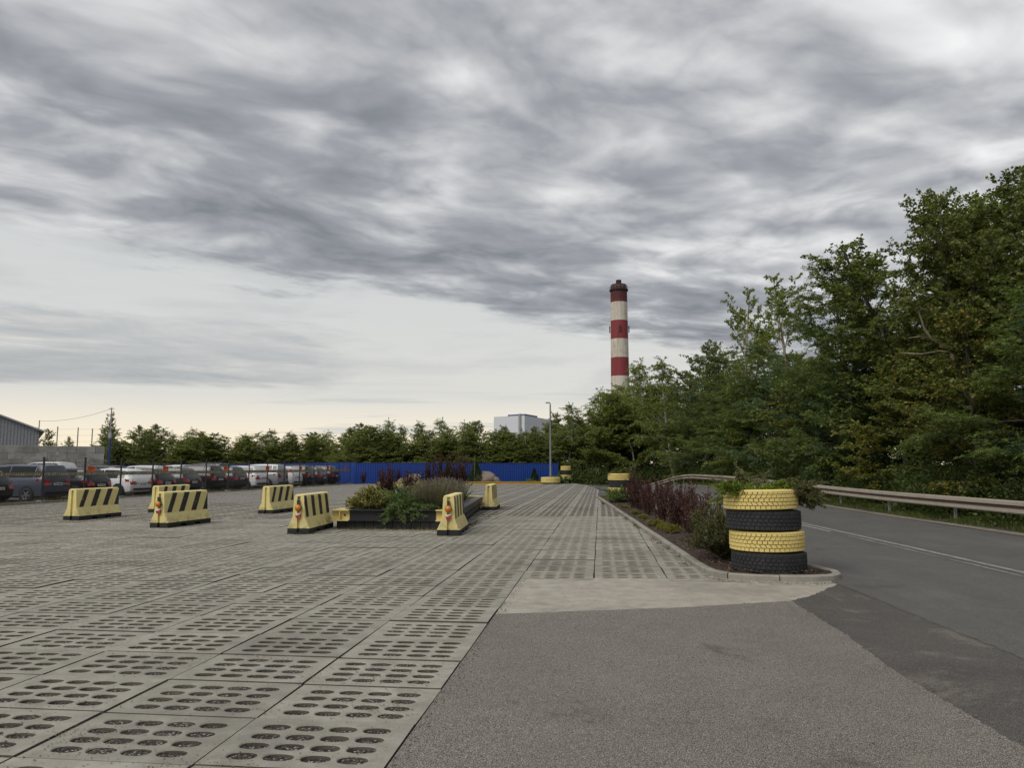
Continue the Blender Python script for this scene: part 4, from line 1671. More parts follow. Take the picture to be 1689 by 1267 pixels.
    MB().bbox((-.012, -wd * .28, hb * .70 + .045), (.05, wd * .28, hb * .70 + .075), .008).build('tailgate_strip', M['chrome'] if paint == 'slate' else M['trim'], root)
    if kind in ('suv', 'van'):
        for sg in (1, -1):
            MB().tube([(r2, sg * wd * .33, H_ + .035), (r2 + .06, sg * wd * .33, H_ + .075), (L_ * .5, sg * wd * .33, H_ + .08), (L_ * .54, sg * wd * .33, H_ + .01)], .014, 5).build('roof_rail', M['trim'], root)
    MB().tube([(rear[1] + .2, 0, H_ + .01), (rear[1] - .05, 0, H_ + .28)], [.008, .004], 4).build('aerial', M['trim'], root)
    return root


def fx(y):
    return FP0[0] + (FP1[0] - FP0[0]) * (y - FP0[1]) / (FP1[1] - FP0[1])


CARS = [
    ('hatchback_car', 'black hatchback cut by the photo edge, first of the row behind the mesh fence', 'black', 'hatch', 4.2, 1.76, 1.47, 29.9, 'low'),
    ('minivan', 'slate blue grey minivan with tall red tail light and alloy wheel', 'slate', 'van', 4.5, 1.80, 1.66, 33.2, 'low'),
    ('hatchback_car', 'black hatchback between the slate minivan and the white hatchback', 'black', 'hatch', 4.1, 1.74, 1.48, 36.1, 'low'),
    ('hatchback_car', 'rounded white hatchback with red tail light, nearest of the white cars', 'white', 'hatch', 4.3, 1.78, 1.47, 38.9, 'low'),
    ('sedan_car', 'black car just beyond the nearest white hatchback', 'black', 'hatch', 4.4, 1.78, 1.45, 41.3, 'low'),
    ('hatchback_car', 'dark grey rounded hatchback behind the barrier pair', 'grey', 'hatch', 4.2, 1.8, 1.50, 44.0, 'low'),
    ('suv', 'black off-road car with black rims between two dark cars', 'black', 'suv', 4.5, 1.85, 1.66, 47.0, 'low'),
    ('hatchback_car', 'dark grey car with bright red tail light before the white coupe-like car', 'grey', 'suv', 4.4, 1.8, 1.58, 49.7, 'low'),
    ('hatchback_car', 'white car with dark rear panel between a grey car and the silver van', 'white', 'suv', 4.4, 1.8, 1.60, 52.6, 'low'),
    ('minivan', 'silver box-shaped van between two white cars', 'silver', 'van', 4.4, 1.8, 1.75, 55.5, 'low'),
    ('hatchback_car', 'small white car with tall red tail light next to the silver van', 'white', 'suv', 4.0, 1.74, 1.58, 58.0, 'high'),
    ('suv', 'black off-road car with grey steel wheel near the end of the row', 'black', 'suv', 4.5, 1.85, 1.68, 60.7, 'low'),
    ('hatchback_car', 'dark grey car second from the far end of the row', 'grey', 'hatch', 4.2, 1.78, 1.55, 63.2, 'low'),
    ('suv', 'black car with bright alloy wheel, last of the row by the blue fence', 'black', 'suv', 4.4, 1.82, 1.64, 65.6, 'low'),
]
rr = random.Random(8)
for nm, lb, pt, kd, L_, wd, H_, y, lm in CARS:
    car(nm, lb, 'car', pt, kd, L_, wd, H_, (fx(y) - .75 + rr.uniform(-.15, .15), y, -.045), 176.5 + rr.uniform(-1.5, 1.5), lm)
BACK = [
    ('suv', 'white off-road car with roof rails behind the slate minivan', 'white', 'suv', 4.6, 1.85, 1.85, (-32.6, 44.6), 172),
    ('hatchback_car', 'black car roof behind the first cars of the row', 'black', 'hatch', 4.4, 1.8, 1.6, (-32.5, 39.5), 178),
    ('hatchback_car', 'dark grey car roof seen just past the white off-road car', 'grey', 'suv', 4.4, 1.8, 1.62, (-32.2, 49.5), 177),
    ('hatchback_car', 'white car roof above the dark grey rounded hatchback', 'white', 'suv', 4.4, 1.8, 1.64, (-31.6, 53.2), 178),
    ('hatchback_car', 'silver car roof above the black off-road car with black rims', 'silver', 'suv', 4.4, 1.8, 1.7, (-31.2, 57.5), 178),
    ('minivan', 'black van roof below the blue fence, behind the row', 'black', 'van', 4.7, 1.9, 1.85, (-30.8, 61.0), 178),
    ('hatchback_car', 'white car roof behind the white and silver cars', 'white', 'suv', 4.4, 1.8, 1.66, (-30.2, 66.0), 178),
    ('hatchback_car', 'dark grey car roof behind the last cars of the row', 'grey', 'suv', 4.4, 1.8, 1.66, (-29.6, 70.0), 178),
]
for nm, lb, pt, kd, L_, wd, H_, (x, y), rz in BACK:
    car(nm, lb, 'car', pt, kd, L_, wd, H_, (x, y, -.045), rz, 'low', group='cars in the second row')

# ------------------------------------------------------------------ block wall, mast, shed, nets
m_, t = material('concrete block')
g = t.n('NewGeometry')
oi = t.n('ObjectInfo')
n1 = t.noise(g.outputs['Position'], 1.2, 6, .65)
c = t.mix(oi.outputs['Random'], (.27, .265, .25), (.40, .39, .36))
c = t.mix(t.ss(n1, .4, .7), c, (.22, .205, .18))
finish(t, c, .9, n1, .3, .01)
M['block'] = m_
wall = empty('block_wall')
tag(wall, 'stacked grey concrete block wall behind the first parked cars', 'wall')
wp0, wp1 = (-42.15, 61.65), (-60.5, 47.0)
wa = math.atan2(wp1[1] - wp0[1], wp1[0] - wp0[0])
bw, bh = 1.38, .585
blk = MB().bbox((0, -.3, 0), (bw - .02, .3, bh - .012), .02).mesh('block')
blk.materials.append(M['block'])
hblk = MB().bbox((0, -.3, 0), (bw / 2 - .02, .3, bh - .012), .02).mesh('block')
hblk.materials.append(M['block'])
nblk = int(math.hypot(wp1[0] - wp0[0], wp1[1] - wp0[1]) / bw)
for r_ in range(6):
    z = -.25 + r_ * bh
    if r_ % 2:
        link('block', hblk, wall, None, (wp0[0], wp0[1], z), wa)
    for k in range(nblk):
        s = k * bw + (bw / 2 if r_ % 2 else 0)
        link('block', blk, wall, None, (wp0[0] + math.cos(wa) * s, wp0[1] + math.sin(wa) * s, z + 0), wa + rng.normal() * .003)
mx_, my_ = -41.75, 61.75
root = empty('utility_mast', (mx_, my_, 0))
tag(root, 'thin mast with blue lower half at the end of the block wall', 'mast')
MB().tube([(0, 0, -.3), (0, 0, 3.9)], .085, 8).build('lower_pole', M['blue_dark'], root, True)
MB().tube([(0, 0, 3.9), (0, 0, 6.62)], .05, 8).build('upper_pole', M['galv'], root, True)
MB().bbox((-.12, -.1, 4.0), (.12, .1, 4.45), .01).build('junction_box', M['galv'], root)
MB().box((-.25, -.02, 6.5), (.25, .02, 6.55)).build('cross_arm', M['galv'], root)
for z in (.9, 1.6, 2.3, 2.9):
    MB().box((-.2, -.06, z), (.14, .12, z + .06)).build('wall_clamp', M['blue_dark'], root)

M['clad'] = simple('grey wall cladding', (.30, .315, .33), .55, var=.08, dirt=.15)
M['roofedge'] = simple('grey roof edge', (.42, .43, .43), .5)
shed = empty('metal_shed')
tag(shed, 'grey corrugated metal shed with sloping roof behind the block wall', 'building')
sh0 = Vector((*W(-49.2, 80), 0))
sdir = Vector((*W(-1, -.64), 0)).normalized()
sdep = Vector((*W(-.64, 1), 0)).normalized()
mb = MB()
wS, eS, sl = 22, 5.3, .40
def rz_(s):
    return eS + sl * min(s, wS - s)
npn = 150
for i in range(npn):
    s0_, s1_ = wS * i / npn, wS * (i + 1) / npn
    d0 = -.05 if i % 2 else 0
    d1 = d0
    vs = []
    for s in (s0_, s1_):
        p = sh0 + sdir * s - sdep * d0 * -1
        vs += [(p.x, p.y, 0), (p.x, p.y, rz_(s))]
    mb.add(vs, [(0, 2, 3, 1)])
    pn = sh0 + sdir * s1_
    po = pn + sdep * -.05
    mb.add([(pn.x, pn.y, 0), (po.x, po.y, 0), (po.x, po.y, rz_(s1_)), (pn.x, pn.y, rz_(s1_))], [(0, 1, 2, 3)])
mb.build('gable_wall', M['clad'], shed)
mb = MB()
p, q_ = sh0, sh0 + sdep * 26
mb.add([(p.x, p.y, 0), (q_.x, q_.y, 0), (q_.x, q_.y, eS), (p.x, p.y, eS)], [(0, 1, 2, 3)])
mb.build('side_wall', M['clad'], shed)
mb = MB()
for sa, sb in ((-.5, wS / 2), (wS / 2, wS + .5)):
    vs = []
    for s in (sa, sb):
        for dd in (-.35, 26):
            p = sh0 + sdir * s + sdep * dd
            zz_ = eS + sl * (s if s <= wS / 2 else wS - s)
            vs += [(p.x, p.y, zz_ + .02), (p.x, p.y, zz_ + .18)]
    mb.add(vs, [(0, 4, 6, 2), (1, 3, 7, 5), (0, 1, 5, 4), (2, 6, 7, 3), (0, 2, 3, 1), (4, 5, 7, 6)])
mb.build('roof', M['roofedge'], shed)
for i, px_ in enumerate((-44.3, -42.3, -40.9)):
    x, y = W(px_, 75)
    o = MB().tube([(x, y, -.3), (x, y, 5.45 - .1 * i)], .05, 6).build('net_post', M['post'])
    tag(o, ('thin net pole closest to the grey shed', 'thin net pole in the middle of three behind the block wall', 'thin net pole of three, closest to the mast')[i], 'pole', 'net poles behind the block wall')
o = MB()
for z in (5.2, 4.6, 4.0, 3.4):
    a_, b_ = W(-47.5, 76), W(-38, 75)
    o.tube([(a_[0], a_[1], z), (b_[0], b_[1], z)], .008, 3)
tag(o.build('net_wires', M['galv']), 'thin horizontal wires strung between the net poles', 'wire')
e = sh0 + Vector((0, 0, 6.3))
pts = [tuple(e.lerp(Vector((mx_, my_, 6.52)), s) - Vector((0, 0, 1.0 * 4 * s * (1 - s) * .35))) for s in np.linspace(0, 1, 14)]
tag(MB().tube(pts, .014, 3).build('overhead_wire', M['darkgrey']), 'single cable sagging from the shed to the mast', 'cable')
tag(MB().tube([(e.x, e.y, 0), (e.x, e.y, 6.35)], .05, 6).build('cable_post', M['post']), 'slim post at the shed corner carrying the cable', 'pole')

# ------------------------------------------------------------------ far white building and chimney
m_, t = material('white facade sheets')
oc = t.n('NewGeometry').outputs['Position']
z_ = t.sep(oc)[2]
j = t.m('LESS_THAN', t.m('FRACT', t.m('DIVIDE', z_, 1.1)), .04)
c = t.mix(t.noise(oc, .15, 4, .6), (.62, .64, .67), (.70, .72, .74))
c = t.mix(t.m('MULTIPLY', j, .15), c, (.36, .38, .4))
finish(t, c, .5)
M['facade'] = m_
root = empty('white_building')
tag(root, 'plain white industrial block with blue roof box rising over the trees', 'building')
Mc, Lc, Rc = (Vector((*W(*p), 0)) for p in ((4.9, 300), (-7.3, 309), (17.2, 330)))
Fc = Lc + Rc - Mc
zt = 21.5
def quad_wall(a, b, name):
    MB().add([(a.x, a.y, -1), (b.x, b.y, -1), (b.x, b.y, zt), (a.x, a.y, zt)], [(0, 1, 2, 3)]).build(name, M['facade'], root)
quad_wall(Lc, Mc, 'wall')
quad_wall(Mc, Rc, 'wall')
quad_wall(Rc, Fc, 'wall')
quad_wall(Fc, Lc, 'wall')
MB().add([(p.x, p.y, zt - .4) for p in (Lc, Mc, Rc, Fc)], [(0, 1, 2, 3)]).build('roof', M['roofedge'], root)
u_, v_ = (Lc - Mc), (Rc - Mc)
def pt(a, b, z):
    p = Mc + u_ * a + v_ * b
    return (p.x, p.y, z)
mb = MB()
mb.add([pt(.62, .08, zt - .4), pt(.05, .08, zt - .4), pt(.05, .5, zt - .4), pt(.62, .5, zt - .4), pt(.62, .08, zt + .75), pt(.05, .08, zt + .75), pt(.05, .5, zt + .75), pt(.62, .5, zt + .75)],
       [(4, 5, 6, 7), (0, 1, 5, 4), (1, 2, 6, 5), (2, 3, 7, 6), (3, 0, 4, 7)])
mb.build('roof_box', M['blue_dark'], root)
mb = MB()
nrm = (Vector((0, 0, 1)).cross(u_)).normalized()
if nrm.dot(Vector((0, 0, 0)) - Mc) < 0:
    nrm = -nrm
for a0, a1, z0, z1 in ((.10, .16, 12, 22.2), (.04, .14, 11.2, 12), (.08, .12, 16, 16.8)):
    p0_, p1_ = Mc + u_ * a0, Mc + u_ * a1
    q0, q1 = p0_ + nrm * .7, p1_ + nrm * .7
    mb.add([(p0_.x, p0_.y, z0), (p1_.x, p1_.y, z0), (q1.x, q1.y, z0), (q0.x, q0.y, z0), (p0_.x, p0_.y, z1), (p1_.x, p1_.y, z1), (q1.x, q1.y, z1), (q0.x, q0.y, z1)],
           [(0, 1, 2, 3), (4, 5, 6, 7), (0, 1, 5, 4), (1, 2, 6, 5), (2, 3, 7, 6), (3, 0, 4, 7)])
mb.build('duct', M['galv'], root)

ch = empty('chimney', (*W(56.6, 400), 0))
tag(ch, 'tall red and white banded industrial chimney above the trees', 'chimney')
m_, t = material('banded chimney paint')
oc = t.n('TexCoord').outputs['Object']
z_ = t.sep(oc)[2]
ph = t.m('FRACT', t.m('DIVIDE', t.m('SUBTRACT', t.m('ADD', z_, t.m('MULTIPLY', t.noise(oc, .8, 3), .3)), 88.0 - 9.82 * 10), 9.82 * 2))
redm = t.m('LESS_THAN', ph, .5)
strk = t.noise(t.vm('MULTIPLY', oc, (1, 1, .06)), .9, 6, .7)
wc = t.mix(t.ss(strk, .45, .72), (.60, .565, .49), (.46, .36, .22))
wc = t.mix(t.ss(t.noise(oc, .25, 6, .7), .5, .7), wc, (.42, .36, .27))
rc = t.mix(t.ss(strk, .4, .7), (.25, .035, .04), (.16, .03, .032))
top = t.ss(z_, 86, 90)
rc = t.mix(top, rc, (.085, .018, .02))
finish(t, t.mix(redm, wc, rc), .75)
M['chimney'] = m_
MB().lathe([(5.3, -2), (4.95, 30), (4.55, 70), (4.35, 95.2)], 40).build('shaft', M['chimney'], ch, True)
M['sooty'] = simple('sooty red steel', (.055, .018, .018), .8, var=.3, scale=.8)
M['flue'] = simple('sooty flue', (.025, .018, .018), .8)
MB().lathe([(4.3, 94.0), (4.95, 94.2), (4.95, 94.9), (4.4, 95.1)], 40).build('collar', M['flue'], ch, True)
MB().lathe([(4.35, 95.1), (4.3, 97.0), (3.9, 97.6), (0, 97.65)], 40).build('crown', M['sooty'], ch, True)
MB().lathe([(1.45, 97.6), (1.45, 100.1), (1.2, 100.1), (1.2, 98)], 24).build('flue', M['flue'], ch, True)
mb = MB()
for k in range(16):
    a = 2 * math.pi * k / 16
    mb.tube([(4.9 * math.cos(a), 4.9 * math.sin(a), 94.9), (4.9 * math.cos(a), 4.9 * math.sin(a), 96.3)], .05, 4)
pts = [(4.9 * math.cos(a), 4.9 * math.sin(a), 96.3) for a in np.linspace(0, 2 * math.pi, 33)]
mb.tube(pts, .05, 4)
for a in (R(-5), R(185)):
    mb.tube([(4.4 * math.cos(a), 4.4 * math.sin(a), 96), (6.4 * math.cos(a), 6.4 * math.sin(a), 96)], .07, 4)
mb.build('railing', M['galv'], ch)
for k, a in enumerate((R(-88), R(2), R(178))):
    mb = MB()
    ca, sa_ = math.cos(a), math.sin(a)
    for dz_ in (-1.4, -.2, .9):
        mb.box((-.35, -.3, 73.4 + dz_), (.35, .3, 74.3 + dz_))
    mb.tube([(0, 0, 71.5), (0, 0, 75.6)], .09, 5)
    mb.v = [(v[0] * -sa_ + (v[1] + 5.0) * ca, v[0] * ca + (v[1] + 5.0) * sa_, v[2]) for v in mb.v]
    mb.build('antenna', M['darkgrey'], ch)

# ------------------------------------------------------------------ bed before the blue fence
u_ = Vector((BRT[0] - CORN[0], BRT[1] - CORN[1], 0)).normalized()
n_ = Vector((u_.y, -u_.x, 0))
def fpt(s, d_, z=0):
    p = Vector((CORN[0], CORN[1], 0)) + u_ * s + n_ * d_
    return (p.x, p.y, z)
far_bed = sheet('far_bed', [fpt(1.6, .1)[:2], fpt(1.6, 3.0)[:2], fpt(19.0, 3.0)[:2], fpt(19.0, .1)[:2]], .12, M['mulch'])
yb = empty('yellow_edging')
tag(yb, 'low yellow painted steel beams edging the bed by the blue fence', 'edging')
for a, b in ((1.6, 7.5), (7.52, 12.0), (12.02, 16.4)):
    p, q_ = fpt(a, 3.05), fpt(b, 3.05)
    an = math.atan2(u_.y, u_.x)
    mb = MB()
    L_ = b - a
    mb.box((0, -.1, .19), (L_, .1, .22))
    mb.box((0, -.1, .0), (L_, .1, .03))
    mb.box((0.001, -.012, .0301), (L_ - .001, .012, .1899))
    mb.build('beam', M['yellow_deep'], yb, False, p, an)


def boulder(name, loc, sx, sy, sz, seed, label):
    bm = bmesh.new()
    bmesh.ops.create_icosphere(bm, subdivisions=3, radius=1)
    r_ = np.random.default_rng(seed)
    dirs = unit(r_.normal(size=(9, 3)))
    offs = r_.uniform(.62, .9, 9)
    for v in bm.verts:
        p = np.array(v.co)
        for d_, o_ in zip(dirs, offs):
            e_ = p @ d_ - o_
            if e_ > 0:
                p = p - d_ * e_ * .85
        p = p * (1 + r_.normal() * .02)
        v.co = Vector((p[0] * sx, p[1] * sy, max(p[2], -.4) * sz))
    me = bpy.data.meshes.new(name)
    bm.to_mesh(me)
    bm.free()
    o = link(name, me, None, M['rock'], loc)
    return tag(o, label, 'boulder', 'boulders in the bed by the blue fence')


boulder('boulder', fpt(4.9, 1.9, .35), .85, .6, .62, 3, 'pale boulder in the far bed close to the purple shrubs')
boulder('boulder', fpt(3.9, 2.0, .25), .45, .4, .35, 5, 'small low boulder touching the pale boulder in the far bed')
boulder('boulder', fpt(11.4, 1.8, .38), 1.0, .7, .85, 9, 'brown boulder alone against the blue fence')
boulder('boulder', fpt(12.2, 2.1, .22), .6, .5, .45, 12, 'flat brown boulder leaning on the taller brown one')
o = MB().tube([fpt(10.3, 2.2, 0), fpt(10.35, 2.2, 2.6)], [.035, .03], 6).build('wooden_stake', simple('weathered wood', (.16, .12, .085), .9))
tag(o, 'thin wooden stake beside the cone-shaped thuja', 'stake')


# ------------------------------------------------------------------ foliage materials
M['leaf_robinia'] = leaf_mat('robinia leaves', [(0, (0.064, 0.094, 0.030)), (.45, (0.121, 0.164, 0.047)), (.8, (0.188, 0.228, 0.064)), (1, (0.302, 0.311, 0.092))], .35)
M['leaf_blue'] = leaf_mat('blue green leaves', [(0, (0.047, 0.080, 0.043)), (.5, (0.091, 0.142, 0.071)), (1, (0.168, 0.227, 0.104))], .3)
M['leaf_birch'] = leaf_mat('birch leaves', [(0, (0.086, 0.115, 0.034)), (.5, (0.181, 0.212, 0.057)), (.85, (0.269, 0.288, 0.076)), (1, (0.435, 0.337, 0.103))])
M['leaf_poplar'] = leaf_mat('poplar leaves', [(0, (0.084, 0.112, 0.029)), (.5, (0.179, 0.213, 0.058)), (.85, (0.298, 0.299, 0.081)), (1, (0.473, 0.354, 0.100))])
M['leaf_maple'] = leaf_mat('turning maple leaves', [(0, (0.070, 0.098, 0.024)), (.5, (0.156, 0.179, 0.040)), (.78, (0.278, 0.244, 0.052)), (.93, (0.479, 0.290, 0.061)), (1, (0.527, 0.209, 0.061))])
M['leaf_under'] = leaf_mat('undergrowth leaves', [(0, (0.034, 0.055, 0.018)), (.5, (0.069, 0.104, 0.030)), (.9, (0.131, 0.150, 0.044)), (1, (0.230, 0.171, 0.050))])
M['leaf_barberry'] = leaf_mat('purple barberry leaves', [(0, (0.029, 0.015, 0.012)), (.4, (0.072, 0.032, 0.026)), (.8, (0.127, 0.048, 0.040)), (1, (0.182, 0.084, 0.050))], .2)
M['leaf_juniper'] = leaf_mat('juniper needles', [(0, (0.055, 0.091, 0.030)), (.5, (0.116, 0.178, 0.053)), (1, (0.230, 0.282, 0.090))], .15)
M['leaf_bright'] = leaf_mat('bright juniper needles', [(0, (0.072, 0.102, 0.013)), (.5, (0.174, 0.240, 0.028)), (1, (0.312, 0.372, 0.055))], .25)
M['leaf_olive'] = leaf_mat('olive juniper needles', [(0, (.05, .055, .02)), (.5, (.12, .122, .045)), (1, (.22, .20, .08))], .2)
M['leaf_lime'] = leaf_mat('lime cushion leaves', [(0, (0.110, 0.120, 0.014)), (.5, (0.240, 0.240, 0.030)), (1, (0.380, 0.350, 0.060))], .25)
M['leaf_gold'] = leaf_mat('variegated yellow leaves', [(0, (.10, .125, .03)), (.25, (.24, .24, .06)), (.6, (.46, .41, .13)), (1, (.66, .58, .24))], .3)
M['leaf_thuja'] = leaf_mat('thuja sprays', [(0, (0.016, 0.040, 0.012)), (.5, (0.040, 0.082, 0.023)), (1, (0.077, 0.132, 0.037))], .15)
M['leaf_lavender'] = leaf_mat('lavender stalks', [(0, (.08, .088, .05)), (.5, (.17, .165, .10)), (1, (.27, .25, .15))], .25)
M['flower_lavender'] = leaf_mat('faded lavender heads', [(0, (.16, .125, .12)), (.5, (.28, .22, .19)), (1, (.42, .34, .26))], .2)
M['leaf_yucca'] = leaf_mat('sword leaves', [(0, (0.040, 0.075, 0.020)), (.5, (0.080, 0.130, 0.035)), (1, (0.140, 0.190, 0.060))], .2)
M['grass'] = leaf_mat('verge grass', [(0, (0.045, 0.060, 0.013)), (.5, (0.085, 0.115, 0.024)), (.85, (0.130, 0.150, 0.040)), (1, (0.240, 0.200, 0.090))], .3)
M['dry_weed'] = leaf_mat('dry weeds', [(0, (0.060, 0.070, 0.020)), (.5, (0.140, 0.130, 0.050)), (1, (0.280, 0.220, 0.110))], .3)


def bark(name, lo, hi, scale=6):
    m_, t = material(name)
    oc = t.n('TexCoord').outputs['Object']
    v = t.vm('MULTIPLY', oc, (1, 1, .25))
    n1 = t.noise(v, scale, 6, .7)
    finish(t, t.mix(t.ss(n1, .35, .65), lo, hi), .9, n1, .6, .02)
    return m_


M['bark'] = bark('dark bark', (.035, .028, .022), (.10, .085, .07))
M['bark_pale'] = bark('pale bark', (.16, .125, .09), (.34, .28, .21), 4)
m_, t = material('birch bark')
oc = t.n('TexCoord').outputs['Object']
n1 = t.noise(t.vm('MULTIPLY', oc, (1, 1, 3.5)), 3.2, 5, .65)
c = t.mix(t.ss(n1, .56, .63), (.50, .47, .42), (.04, .035, .03))
finish(t, c, .8, n1, .3, .01)
M['bark_birch'] = m_


def path(start, d, L_, n, rng_, wander=.12, droop=0.0):
    """curved stem as (n,3) points"""
    p = np.array(start, float)
    d = np.array(d, float)
    d /= np.linalg.norm(d) + 1e-9
    out = [p.copy()]
    s = L_ / (n - 1)
    for i in range(n - 1):
        d = d + rng_.normal(size=3) * wander
        d[2] -= droop * s
        d /= np.linalg.norm(d) + 1e-9
        p = p + d * s
        out.append(p.copy())
    return np.array(out)


def along(stems, per_m, rng_, u0=0.0, u1=1.0):
    """sample points on stems -> pos, tangent, u"""
    P, T, U = [], [], []
    for st in stems:
        seg = st[1:] - st[:-1]
        L_ = np.linalg.norm(seg, axis=1).sum()
        k = rng_.poisson(per_m * L_ * (u1 - u0))
        if k == 0:
            continue
        u = rng_.uniform(u0, u1, k)
        f = u * (len(st) - 1)
        i = np.minimum(f.astype(int), len(st) - 2)
        fr = (f - i)[:, None]
        P.append(st[i] + seg[i] * fr)
        T.append(seg[i])
        U.append(u)
    if not P:
        z = np.zeros((0, 3))
        return z, z, np.zeros(0)
    return np.concatenate(P), unit(np.concatenate(T)), np.concatenate(U)


def stems_mesh(name, stems, r0, r1, n=4, thick=None):
    mb = MB()
    for i, st in enumerate(stems):
        a, b = (r0, r1) if thick is None else thick[i]
        mb.tube([tuple(p) for p in st], list(np.linspace(a, b, len(st))), n, cap=False)
    return mb.mesh(name, 'all')


# ------------------------------------------------------------------ trees
TREE = {
    #         base  spread limbs elev0 elev1 sub/m sublen twigs twiglen leaf(L,W) leaves/m  droop
    'robinia': dict(base=.14, spread=.32, limbs=30, e0=8, e1=68, sub=2.6, sublen=.46, tw=3.8, twl=.55, lf=(.105, .046), per=0, droop=.10, col='leaf_robinia', bark='bark'),
    'blue':    dict(base=.04, spread=.40, limbs=24, e0=8, e1=70, sub=2.3, sublen=.46, tw=3.2, twl=.5, lf=(.11, .05), per=0, droop=.08, col='leaf_blue', bark='bark'),
    'birch':   dict(base=.14, spread=.22, limbs=34, e0=30, e1=72, sub=3.2, sublen=.44, tw=6.4, twl=.62, lf=(.085, .066), per=80, droop=.22, col='leaf_birch', bark='bark_birch', hang=.8),
    'poplar':  dict(base=.18, spread=.23, limbs=28, e0=30, e1=72, sub=3.0, sublen=.46, tw=5.6, twl=.42, lf=(.105, .088), per=72, droop=-.02, col='leaf_poplar', bark='bark'),
    'sparse':  dict(base=.36, spread=.27, limbs=13, e0=40, e1=72, sub=2.2, sublen=.5, tw=4.2, twl=.34, lf=(.11, .092), per=80, droop=-.03, col='leaf_poplar', bark='bark_pale'),
    'broad':   dict(base=.12, spread=.32, limbs=30, e0=12, e1=70, sub=2.6, sublen=.48, tw=5.8, twl=.46, lf=(.12, .098), per=66, droop=.04, col='leaf_poplar', bark='bark'),
    'maple':   dict(base=.06, spread=.36, limbs=26, e0=8, e1=66, sub=2.4, sublen=.48, tw=5.4, twl=.46, lf=(.15, .12), per=50, droop=.08, col='leaf_maple', bark='bark'),
}


